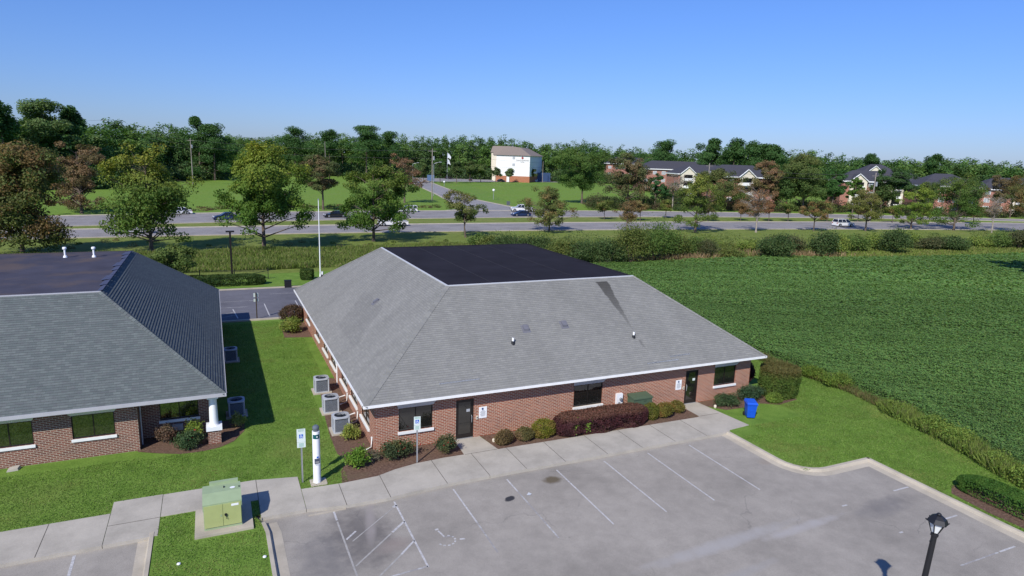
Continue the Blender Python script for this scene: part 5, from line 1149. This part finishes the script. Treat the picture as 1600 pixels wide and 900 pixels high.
px_tree('bright green pointed tree in front of the arched gable', 1341, 322, 275, 36, 315, base=(.07,.13,.03), n=7000, ncl=60, leaf=.2, seed=131, shape='cone', dist=205)
px_tree('dark green tree shading parked cars between two apartment blocks', 1402, 322, 262, 66, 306, base=(.035,.07,.026), n=15000, ncl=100, leaf=.22, seed=132, dist=215)
px_tree('slim dark tree right of the dark shading tree', 1447, 320, 286, 24, 316, base=(.05,.07,.03), n=4000, ncl=40, leaf=.2, seed=133, shape='cone', dist=210)
px_tree('reddish twiggy tree behind the bare pale tree at right', 1571, 330, 272, 54, 318, base=(.10,.08,.05), n=6000, ncl=60, leaf=.2, seed=134, dist=190, bare=1.2)
MD = 'small crepe myrtles on the highway median'
for i, (u, vb, vt, w, c, lbl) in enumerate([(944,343,313,40,(.08,.10,.03),'olive median tree right of the wide olive tree'),(1000,345,312,46,(.12,.10,.045),'brown median tree behind the half bare sapling'),(1040,341,312,38,(.09,.11,.03),'green median tree left of the yellow green tree'),
    (1106,346,312,40,(.09,.09,.03),'olive median tree right of the yellow green tree'),(1157,345,316,36,(.13,.09,.05),'brown median tree left of the nearly bare tree'),(1201,346,314,34,(.15,.08,.05),'reddish median tree right of the nearly bare tree'),
    (1231,346,315,36,(.08,.11,.03),'green median tree left of the small brownish tree'),(1292,347,318,36,(.08,.10,.035),'green median tree behind the white sport utility vehicle'),(1340,347,318,34,(.11,.10,.04),'brown olive median tree behind the olive tree'),
    (1394,348,320,34,(.09,.11,.03),'median tree left of the pale lime green tree'),(1440,348,322,30,(.09,.10,.03),'median tree left of the dense round tree'),(1520,350,320,34,(.10,.10,.04),'median tree right of the dense round tree')]):
    px_tree(lbl, u, vb, vt, w, vb-11, base=c, red=((.15,.09,.05), .2), n=3600, ncl=40, leaf=.15, seed=140+i, group=MD, shape='vase', clr=.7, bare=.5)
EXTRA = [(1520,200,276,60,(.05,.085,.03),'dark green tree filling the gap right of the dense round tree'),(1452,205,284,50,(.07,.10,.035),'mid green tree in front of the hipped roof apartment block'),(1590,190,280,60,(.07,.085,.035),'olive tree behind the reddish tree at the right edge'),
    (1385,225,284,44,(.05,.08,.028),'dark tree beside the shaded parked cars'),(1236,205,268,50,(.05,.09,.03),'green tree at the foot of the big cluster'),(1150,232,288,46,(.06,.09,.03),'green tree hiding the base of the middle apartment block'),(1060,240,286,50,(.04,.075,.028),'dark green tree behind the bare grey tree')]
for i, (u, d, vt, w, c, lbl) in enumerate(EXTRA): px_tree(lbl, u, 0, vt, w, 318, base=c, n=9000, ncl=70, leaf=.22, seed=180+i, dist=d, clr=1.3)
# hotel trees
for i, (u, d, vt, w, c, lbl) in enumerate([(775,380,262,17,(.07,.10,.05),'small tree before the orange base of the hotel, left one'),(797,380,262,19,(.07,.10,.05),'small tree before the orange base of the hotel, right one'),
    (752,370,254,24,(.07,.10,.035),'tree at the left corner of the hotel'),(735,365,252,26,(.06,.085,.03),'dark tree beside the driveway left of the hotel'),(714,350,252,30,(.045,.07,.026),'dark tree behind the white flags'),
    (688,345,255,26,(.04,.065,.024),'dark tree behind the blue ground sign'),(662,345,256,30,(.055,.08,.028),'tree left of the blue ground sign'),(830,395,263,18,(.06,.08,.03),'small tree at the right end of the hotel'),(640,340,262,26,(.07,.08,.035),'olive tree at the far bend of the side street')]):
    px_tree(lbl, u, 0, vt, w, 277, base=c, n=3500, ncl=40, leaf=.3, seed=160+i, dist=d, clr=1.1)
# tall pines that stand out of the woods
def pine(label, u, d, vt, w, vcb, seed, n=5200, c=(.025,.05,.018)):
    rng = np.random.default_rng(seed); x, y = P(u, d); s = (Vector((x, y, 0))-C0).dot(FW)/CF; H = Zat(x, y, vt); cb = Zat(x, y, vcb+14); cr = w*s/2*1.25; n = int(n*1.5)
    root = thing('pine_tree', label, 'pine tree', (x, y, 0)); tk = MB(); tk.tube([(0,0,-.2),(.3,0,H*.5),(0,.2,H*.96)], [.42,.3,.08], 8)
    k = 26; cl = np.stack([rng.normal(size=k)*cr*.5, rng.normal(size=k)*cr*.5, cb+(H-cb)*rng.uniform(0, 1, k)**.7], 1); hf = (cl[:, 2]-cb)/(H-cb); sc_ = (1.15-.75*hf)[:, None]; cl[:, :2] *= sc_
    for q in cl: tk.tube([(0, 0, max(cb*.8, q[2]-1.5)), tuple(q)], [.14, .04], 4)
    tk.build('trunk', M['bark'], root)
    idx = rng.integers(0, k, n); pos = cl[idx]+blob(rng, n)*np.array([cr*.27, cr*.25, 1.1]); t1, t2 = leaf_frames(rng, n, np.full(n, .42), .6, unit(pos-np.array([0, 0, (H+cb)/2]))*1.6, .5)
    quad_mesh('crown', pos, t1, t2, tones(rng, n, c, .28)*np.array([2.6, 2.8, 2.2]), root)
pine('tall dark pine at the far left edge of the woods', 2, 250, 163, 46, 220, 200)
pine('broad flat topped pine rising above the woods on the left', 70, 262, 162, 56, 215, 201, 9000, (.045,.065,.028))
pine('smaller pine right of the broad flat topped one', 112, 268, 168, 30, 205, 202)
pine('tall narrow pine standing alone at the end of the left woods', 310, 330, 184, 28, 250, 203, 6500)
pine('rounded dark tree beside the lone narrow pine', 333, 325, 198, 44, 255, 204, 6500)
pine('tall dark pine above the big yellow topped tree', 460, 400, 201, 36, 235, 205)
pine('widest dark pine behind the full green tree near centre', 572, 400, 200, 50, 235, 206, 9000)
pine('narrow pine left of the widest dark pine', 514, 400, 206, 26, 235, 207)
pine('pine right of the widest dark pine', 609, 410, 209, 24, 235, 208)
pine('round topped pine above the left apartment roof', 1036, 370, 222, 34, 252, 209, 6500)
for i, (u, vt) in enumerate([(1112,221),(1146,221),(1178,225),(1204,228)]):
    pine(['first','second','third','fourth'][i]+' from the left of the tall pines behind the apartment roofs', u, 330, vt, 34, 248, 210+i, 6000)
pine('rounded pine above the distant white gable', 1362, 420, 243, 22, 262, 215); pine('round topped pine left of the dense round tree', 1456, 420, 243, 22, 262, 216)
# the woods: one mass of crowns along the skyline
def woods():
    rng = np.random.default_rng(77); prof = [(-60,168),(0,178),(60,182),(110,186),(150,188),(170,186),(220,196),(262,192),(290,195),(345,206),(375,210),(400,213),(440,209),(480,208),(540,207),(600,207),(650,212),(700,211),(745,212),(790,213),(830,221),(880,223),(920,223),(960,231),(1000,231),(1060,234),(1100,234),(1160,234),(1210,236),(1240,236),(1270,234),(1310,245),(1360,247),(1410,250),(1450,246),(1500,247),(1530,246),(1560,254),(1600,257),(1680,262)]
    dd = [(-60,255),(150,265),(260,330),(345,345),(370,420),(700,430),(1000,430),(1080,380),(1220,350),(1250,400),(1400,410),(1680,420)]
    pu, pv = zip(*prof); du, dv = zip(*dd); P_, T1, T2, C_ = [], [], [], []; tk = MB()
    for row in range(5):
        u = -60+rng.uniform(0, 6)
        while u < 1680:
            D = np.interp(u, du, dv)+row*13+rng.uniform(-4, 4); x, y = P(u, D); vt = np.interp(u, pu, pv)
            H = Zat(x, y, vt)*1.05-(0 if row >= 3 else (3-row)*1.6)+rng.normal()*.7+(rng.uniform(0, 1.5) if rng.uniform() < .2 else 0); H = max(9, H)
            cr = rng.uniform(3.2, 5.6); n = 900 if row < 3 else 650; cb = H*.02 if row == 0 else H*.12
            k = 24; cl = crown_cloud(rng, cr*1.05, (H-cb)/2*.92, k, 'dome', .3); cl[:, 2] += (H+cb)/2
            pos = cl[rng.integers(0, k, n)]+blob(rng, n)*np.array([1.3, 1.3, .9]); pos += np.array([x, y, 0])
            base = [(.035,.066,.02), (.05,.085,.024), (.030,.056,.02), (.058,.09,.028), (.042,.066,.026)][rng.integers(0, 5)]
            t1, t2 = leaf_frames(rng, n, np.full(n, .56), .4, unit(pos-np.array([x, y, (H+cb)/2]))*2.5, .6); P_.append(pos); T1.append(t1); T2.append(t2); C_.append(tones(rng, n, base, .25)*np.array([2.25, 2.45, 2.0]))
            if row == 0: tk.frustum(x, y, 0, .3, H*.6, .18, 5)
            u += cr*1.2*CF/D*rng.uniform(.75, 1.1)
    o = quad_mesh('woods', np.concatenate(P_), np.concatenate(T1), np.concatenate(T2), np.concatenate(C_))
    tag(o, 'dark green far woods along the whole skyline behind the meadow and hotel', 'woods', kind='stuff')
    tk.build('trunks', M['bark'], o)['kind'] = 'stuff'
woods()
rw_ = random.Random(31)
fpts = [P(u_, float(np.interp(u_, [-60,150,260,345,370,700,1000,1080,1220,1250,1400,1680], [248,258,322,338,410,420,420,372,342,392,402,412]))+rw_.uniform(-5, 3)) for u_ in [rw_.uniform(-40, 1660) for _ in range(420)]]
# low scrub and hedgerow in the middle distance behind the far carriageway
def scatter_mass(name, label, cat, pts, n_per, size, hs, cols, seed, spread=1.0):
    rng = np.random.default_rng(seed); P_, T1, T2, C_ = [], [], [], []
    for (x, y) in pts:
        h = rng.uniform(*hs); n = n_per; d = unit(rng.normal(size=(n, 3)))*(rng.uniform(.3, 1, (n, 1))**.4); p = d*np.array([h*.75*spread, h*.75*spread, h*.55]); p[:, 2] = np.abs(p[:, 2]+h*.4)
        t1, t2 = leaf_frames(rng, n, np.full(n, size), .4, d); P_.append(p+np.array([x, y, 0])); T1.append(t1); T2.append(t2); C_.append(tones(rng, n, cols[rng.integers(0, len(cols))], .25))
    return tag(quad_mesh(name, np.concatenate(P_), np.concatenate(T1), np.concatenate(T2), np.concatenate(C_)), label, cat, kind='stuff')
scatter_mass('woodland_edge', 'leafy undergrowth along the foot of the far woods', 'undergrowth', fpts, 260, .5, (4.5, 9.0), [(.07,.13,.045),(.09,.15,.05),(.06,.11,.04)], 33, 1.0)
rd = random.Random(5); pts = []
for k in range(190): u = rd.uniform(930, 1640); pts.append(P(u, far_edge_dist(u)+rd.uniform(4, 26)))
scatter_mass('undergrowth', 'low undergrowth between the far carriageway and the apartment blocks', 'undergrowth', pts, 420, .2, (1.8, 4.6), [(.06,.09,.03),(.08,.09,.035),(.10,.08,.045),(.05,.08,.025)], 8, 1.3)
pts = [G(rd.uniform(400, 720), rd.uniform(322, 327)) for k in range(60)]+[G(rd.uniform(110, 400), rd.uniform(325, 330)) for k in range(40)]
scatter_mass('roadside_brush', 'low rusty brush along the far side of the highway by the meadow', 'brush', pts, 90, .16, (.3, 1.0), [(.10,.11,.04),(.14,.10,.05),(.08,.12,.03)], 9, 2.5)
# ================================================================ FIELD
fe = [(34.6,-10),(34.7,15.9),(36.2,19.7),(37.2,24.1),(38.0,28.4),(37.6,35.1),(37.5,45),(38,60),(39,76.5)]
far_edge = lambda x: np.interp(x, [30,53.5,79,92,107,131,160,200,300], [77,75.9,76,71.7,69.5,67.8,64,60,55])
fx_ = [39,53,66,79,92,107,131,160,200,300]
fp = [(x, y, .0) for x, y in fe]+[(x, float(far_edge(x)), 0) for x in fx_[1:]]+[(300,-10,0)]
fb = MB(); fb.add([(x, y, .03) for x, y, _ in fp], [tuple(range(len(fp)))]); structure(fb.build('crop_field', M['drysoil']))
def field():
    rng = np.random.default_rng(9); P_, S_ = [], []
    ex, ey = zip(*sorted([(y, x) for x, y in fe]))
    for (r0, r1, dens, size) in ((38, 52, 260, .05), (52, 68, 160, .064), (68, 95, 80, .095), (95, 140, 26, .18), (140, 215, 11, .28)):
        m = int(dens*math.pi*(r1**2-r0**2)*.30); a = rng.uniform(R(18), R(72), m)-0; r_ = np.sqrt(rng.uniform(r0**2, r1**2, m)); x = r_*np.sin(a); y = r_*np.cos(a)
        ok = (x > np.interp(y, ex, ey)+rng.uniform(-.25, .1, m)) & (y < far_edge(x)+rng.uniform(-.3, .3, m)) & (a < R(66)); x, y = x[ok], y[ok]; n = len(x)
        bumpy = .035*np.sin(x*.9+np.sin(y*.7)*2)+.03*np.sin(y*1.3+x*.35)+.05*np.sin(x*4.1+y)*np.sin(y*3.7)
        z = .62+bumpy-np.abs(rng.normal(size=n))*.12+rng.uniform(0, .06, n)
        edge = np.clip((x-np.interp(y, ex, ey))/.7, 0, 1); z = z*(.25+.75*edge)*1.0
        P_.append(np.stack([x, y, z], 1)); S_.append(np.full(n, size))
    p = np.concatenate(P_); s = np.concatenate(S_); n = len(p)
    big = np.sin(p[:, 0]*.09+np.sin(p[:, 1]*.13)*1.7)+np.sin(p[:, 1]*.17+p[:, 0]*.05+1); mid = np.sin(p[:, 0]*.55+2*np.sin(p[:, 1]*.4))*np.sin(p[:, 1]*.6+1.3*np.sin(p[:, 0]*.33))
    c = tones(rng, n, (.145,.262,.066), .22)*(1+.0*big)[:, None]*(1+.06*big+.07*mid)[:, None]; hl = (rng.uniform(0, 1, n) < .11)[:, None]; c = np.where(hl, tones(rng, n, (.16,.25,.08), .2), c)
    t1, t2 = leaf_frames(rng, n, s, 2.6, None, .8)
    print('field leaves', n); tag(quad_mesh('soybean_crop', p, t1, t2, c), 'dark green leafy bean crop filling the field right of the office', 'crop', kind='stuff')
field()
# ---- blades (tall grass, weeds, lawn)
def blades(name, label, cat, x, y, h, w, cols, seed, lean=.35, base_z=0.0, patch=None):
    rng = np.random.default_rng(seed); n = len(x); a = rng.uniform(0, 2*np.pi, n); hh = h*rng.uniform(.55, 1.15, n); d = np.stack([np.cos(a), np.sin(a), np.zeros(n)], 1)
    up = np.stack([rng.normal(size=n)*lean, rng.normal(size=n)*lean, np.ones(n)], 1)*hh[:, None]/2; pos = np.stack([x, y, np.full(n, base_z)], 1)+up
    cols = np.array(cols); c = cols[rng.integers(0, len(cols), n)]*rng.uniform(.75, 1.25, (n, 1))
    if patch is not None:
        f = np.sin(x*.9+1.7*np.sin(y*.53))*np.sin(y*.8+1.3*np.sin(x*.41))+.6*np.sin(x*2.3+y*1.1)*np.sin(y*2.9-x*.7)
        k = np.clip(f*.9-.15, 0, .75)[:, None]; c = c*(1-k)+np.array(patch)*rng.uniform(.8, 1.2, (n, 1))*k; c = c*(1+.10*np.sin(f*3+x*.3))[:, None]
    return tag(quad_mesh(name, pos, up, d*(w if np.ndim(w) else np.full(n, w))[:, None], c), label, cat, kind='stuff')
rng = np.random.default_rng(4)
# weeds strip between the lawn and the crop
ys = rng.uniform(4, 46, 30000); xe = np.interp(ys, [y for x, y in fe], [x for x, y in fe]); lumps = .5+.5*np.sin(ys*1.9)*np.sin(ys*.8+1)
wd = np.where(ys < 25, 1.15, .75)+.25*lumps; xx = xe-wd*.2-rng.uniform(-.5, .62, len(ys))*wd; hh = np.where(ys < 25.5, .45+.3*lumps, .32+.25*lumps)
green = ys < 25.5; sel = green | (rng.uniform(0, 1, len(ys)) < .55)
a_ = sel & green
blades('tall_weeds', 'tall yellow green weeds at the near right edge of the bean field', 'weeds', xx[a_], ys[a_], hh[a_], .022, [(.19,.26,.05),(.15,.22,.045),(.23,.28,.07),(.17,.18,.07)], 41)
n = 42000; yw = rng.uniform(4, 24.5, n); xw = np.interp(yw, [y for x, y in fe], [x for x, y in fe])-.25+rng.normal(size=n)*.42; lw = .5+.5*np.sin(yw*2.1)*np.sin(yw*.9)
pos = np.stack([xw, yw, (.2+.6*lw)*rng.uniform(.1, 1.1, n)+.08], 1); t1, t2 = leaf_frames(rng, n, np.full(n, .05), .4); tag(quad_mesh('weed_leaves', pos, t1, t2, tones(rng, n, (.18,.26,.05), .3)), 'leafy weed clumps at the near right edge of the bean field', 'weeds', kind='stuff')
b_ = sel & ~green
blades('dry_grass', 'thin straw and green grass fringe between the lawn and the bean field', 'grass', xx[b_], ys[b_], hh[b_]*.9, .02, [(.16,.15,.06),(.20,.16,.07),(.12,.16,.04)], 42)
for i, (y, s, lbl) in enumerate([(31.0,1.0,'yellow green weed clump at the field edge beyond the drum shaped bush'),(29.2,1.15,'larger weed clump at the bend of the field edge'),(24.6,.8,'low leafy weed clump where the tall weeds begin')]):
    make_shrub('weed_clump', lbl, float(np.interp(y, [q for p, q in fe], [p for p, q in fe]))-.35, y, .8*s, .8*s, .95*s, (.12,.18,.03), 3600, .05, 60+i, 'loose', tip=(.17,.22,.04), cat='weeds')
# rough grass behind the car park, swale and verge
n = 120000; x = rng.uniform(-32, 46, n); y = rng.uniform(84, 101, n); dens = .5+.5*np.sin(x*.35+np.sin(y*.5))*np.sin(y*.45+x*.1)
k = rng.uniform(0, 1, n) < .35+.6*dens; x, y, dens = x[k], y[k], dens[k]
blades('tall_grass', 'rough tall grass in the hollow between the rear hedge and the highway trees', 'grass', x, y, .35+.5*dens, .05, [(.15,.21,.045),(.18,.24,.05),(.12,.17,.04),(.23,.22,.09)], 43)
n = 45000; u_ = rng.uniform(0, 1, n); x = 40+u_*175; y = far_edge(x)+rng.uniform(.2, 1, n)**1.3*np.interp(x, [40,90,215], [8,15,17]); tan_ = np.exp(-((x-86)/6)**2)*(y < far_edge(x)+6)+np.exp(-((x-62)/9)**2)*(y < far_edge(x)+3)
isn = rng.uniform(0, 1, n) < tan_
blades('reeds', 'pale tan dry reeds at the far edge of the bean field', 'reeds', x[isn], y[isn], 1.15, .06, [(.30,.21,.12),(.36,.26,.15),(.24,.18,.09)], 44)
blades('rough_grass', 'rough yellow green grass strip between the bean field and the brush', 'grass', x[~isn], y[~isn], .45, .09, [(.19,.24,.05),(.16,.22,.045),(.24,.24,.08)], 45)
# lawn blades close to the camera
def in_lawn(x, y):
    ok = np.ones(len(x), bool)
    def rect(a, b, c, d): return (x > a) & (x < b) & (y > c) & (y < d)
    ok &= ~(rect(-60, 25.5, -60, 25.85) & ~rect(-2.6, 1.15, 10, 25.85)); ok &= ~rect(20, 29.7, -60, 20.8); ok &= ~rect(-60, -2.55, 25, 28.2); ok &= ~rect(-4.36, 2.87, 27.2, 29.15); ok &= ~rect(1.1, 26.9, 25, 27.5)
    ok &= ~(rect(4.9, 31.2, 26.0, 42)|rect(6.4, 31.2, 42, 52)|rect(4.6, 31.2, 52, 60)); ok &= ~rect(-60, .2, 33.2, 62); ok &= ~rect(-1.3, .85, 24.9, 27.3); ok &= ~rect(-60, 60, 58, 74); ok &= ~rect(29.9, 31.8, 12, 17); ok &= ~(rect(25, 27, 26, 30)); ok &= ~rect(5.6,12,26.5,30); ok &= ~rect(-3.6,1,33,36); ok &= ~rect(30,33.3,28,34)
    ok &= x < np.interp(y, [q for p, q in fe], [p for p, q in fe])-.4; return ok
n = 420000; x = np.concatenate([rng.uniform(-11, 6, n//2), rng.uniform(25, 38.5, n//2)]); y = np.concatenate([rng.uniform(20, 58, n//2), rng.uniform(11, 44, n//2)]); k = in_lawn(x, y); x, y = x[k], y[k]
pt = .5+.5*np.sin(x*.8+1.3*np.sin(y*.6))*np.sin(y*.9+1.1*np.sin(x*.5))
o = blades('lawn_grass', 'short mown grass of the lawns round the offices', 'grass', x, y, .05, .018, patch=(.235,.265,.075), cols= [(.145,.245,.045),(.175,.28,.052),(.115,.205,.035),(.22,.28,.085),(.155,.255,.045)], seed=46, lean=.7)
# ================================================================ BRUSH BELT BEHIND THE FIELD
SH = 'wild shrubs along the far edge of the bean field'
sp = [(795,398,366,60,'dg'),(838,402,368,62,'dg'),(880,408,372,66,'ol'),(915,413,374,64,'dg'),(950,415,372,60,'dg'),(985,414,360,66,'ol'),(1022,409,343,88,'big'),(1050,404,352,60,'ol'),(1078,402,372,42,'gr'),(1103,403,376,44,'dr'),
      (1142,404,384,44,'ol'),(1168,394,372,38,'yg'),(1205,404,361,62,'dg'),(1232,398,366,46,'dr'),(1284,402,366,46,'dg'),(1310,398,374,36,'yg'),(1338,394,368,40,'gr'),(1362,390,366,36,'yg'),(1398,396,361,52,'dg'),(1420,388,362,40,'yg'),
      (1452,391,370,48,'dr'),(1488,392,366,56,'dg'),(1530,386,372,40,'yg'),(1562,388,370,38,'gr'),(1592,389,360,50,'dr'),(765,392,366,40,'ol'),(745,386,368,34,'gr')]
cm = {'dg': ((.06,.10,.032),(.10,.14,.05),'dark green'), 'ol': ((.11,.14,.035),(.16,.18,.05),'olive'), 'gr': ((.10,.16,.04),(.15,.21,.055),'mid green'), 'yg': ((.17,.23,.05),(.22,.27,.065),'yellow green'), 'dr': ((.08,.095,.04),(.13,.115,.055),'brownish'), 'big': ((.09,.15,.035),(.15,.22,.05),'largest green')}
near = ['behind the right slope of the dark flat roof','at the back corner of the dark flat roof','above the grey roof hip','where the field meets the roof line']
ref = {0:'behind the dark flat roof, left of three',1:'behind the dark flat roof, middle of three',2:'behind the dark flat roof, right of three',3:'above the right end of the flat roof',4:'just where the flat roof meets the field',5:'touching the left of the largest shrub',6:'at the left end of the field edge',7:'leaning on the right of the largest shrub',
       8:'below the yellow green highway tree',9:'right of the yellow green highway tree trunk',10:'beside the short tan reeds',11:'in front of the nearly bare tree',12:'right of the nearly bare highway tree',13:'below the small brownish highway tree',14:'left end of the long tan reeds',15:'below the white sport utility vehicle',
       16:'below the olive highway tree, left one',17:'below the olive highway tree, right one',18:'right of the long tan reeds',19:'below the pale lime green highway tree',20:'left of the dense round highway tree',21:'below the dense round highway tree',22:'right of the dense round highway tree',23:'below the bare pale grey tree',24:'at the right picture edge',25:'behind the flat roof, left end of the brush',26:'between the thin leaning tree and the flat roof'}
for i, (u, vb, vt, w, c) in enumerate(sp):
    x, y = G(u, vb); s = (Vector((x, y, 0))-C0).dot(FW)/CF; h = Zat(x, y, vt)*rd.uniform(.95, 1.4); b_, tp_, nm = cm[c]
    make_shrub('wild_shrub', f'{nm} wild shrub {ref[i]}', x, y, w*s/2, w*s/2*.8, h, b_, int(5200*(w/45)), .11 if i < 12 else .14, 300+i, 'loose', tip=tp_, group=SH, amp=.35)
pts = [G(rd.uniform(800, 1620), 0+rd.uniform(-1, 1)*6+np.interp(u0, [800,1000,1300,1600], [395,396,390,384])) for u0 in [rd.uniform(800, 1620) for _ in range(1)]]
pts = []
for k in range(190): u0 = rd.uniform(770, 1620); pts.append(G(u0, float(np.interp(u0, [770,1000,1300,1600], [386,390,384,379]))+rd.uniform(-9, 9)))
scatter_mass('scrub', 'mixed low scrub filling the gaps of the brush belt behind the bean field', 'scrub', pts, 300, .11, (.6, 3.0), [(.14,.20,.045),(.17,.23,.05),(.09,.13,.04),(.18,.21,.06)], 19, 1.3)
pts = [G(rd.uniform(0, 800), rd.uniform(376, 402)) for k in range(60)]
scatter_mass('low_brush', 'low leafy clumps in the rough grass under the highway trees', 'brush', pts, 80, .09, (.3, .7), [(.09,.13,.03),(.11,.15,.035),(.15,.12,.05)], 20, 1.6)
bx, by = G(1588, 421)
make_tree('tree', 'large tree standing beyond the right picture edge that shades the field corner', bx-13.0, by-12.6, 21, 6.2, 9, (.05,.09,.025), n=6000, ncl=60, leaf=.3, seed=400)
# ================================================================ LIGHT, SKY, CAMERA
elev, az = R(40), math.atan2(-.725, -.689)             # direction towards the sun: x=sin(az), y=cos(az)
sun = bpy.data.lights.new('sun', 'SUN'); sun.energy = 4.9; sun.angle = R(.53); sun.color = (1, .955, .88)
so = bpy.data.objects.new('sun', sun); COL.objects.link(so); so.location = (-40, -40, 60)
sd = Vector((math.sin(az)*math.cos(elev), math.cos(az)*math.cos(elev), math.sin(elev))); so.rotation_euler = sd.to_track_quat('Z', 'Y').to_euler()
w = bpy.data.worlds.new('World'); sc.world = w; w.use_nodes = True; nt = w.node_tree
sky = nt.nodes.new('ShaderNodeTexSky'); sky.sky_type = 'NISHITA'; sky.sun_disc = False; sky.sun_elevation = elev; sky.sun_rotation = az
sky.altitude = 0; sky.air_density = 1.15; sky.dust_density = .25; sky.ozone_density = 2.0
tint = nt.nodes.new('ShaderNodeMix'); tint.data_type = 'RGBA'; tint.blend_type = 'MULTIPLY'; tint.inputs[0].default_value = 1; tint.inputs[7].default_value = (.455, .69, 1.26, 1)
tc = nt.nodes.new('ShaderNodeTexCoord'); sx = nt.nodes.new('ShaderNodeSeparateXYZ'); nt.links.new(tc.outputs['Generated'], sx.inputs[0])
rp = nt.nodes.new('ShaderNodeValToRGB'); rp.color_ramp.elements[0].position = 0; rp.color_ramp.elements[0].color = (.42, .585, 1.16, 1); rp.color_ramp.elements[1].position = .22; rp.color_ramp.elements[1].color = (.455, .69, 1.26, 1)
nt.links.new(sx.outputs[2], rp.inputs[0]); nt.links.new(rp.outputs[0], tint.inputs[7])
nt.links.new(sky.outputs[0], tint.inputs[6]); nt.links.new(tint.outputs[2], nt.nodes['Background'].inputs[0]); nt.nodes['Background'].inputs[1].default_value = .11
cam = bpy.data.cameras.new('camera'); co = bpy.data.objects.new('camera', cam); COL.objects.link(co); sc.camera = co
cam.sensor_width = 36; cam.lens = CF/1600*36; cam.clip_end = 12000; cam.clip_start = .1
mt = Matrix.Identity(4)
for i in range(3): mt[i][0], mt[i][1], mt[i][2] = RT[i], UP[i], -FW[i]
mt.translation = C0; co.matrix_world = mt
vs_ = sc.view_settings; vs_.view_transform = 'Standard'; vs_.look = 'None'; vs_.exposure = 0; vs_.gamma = 1; vs_.use_curve_mapping = False
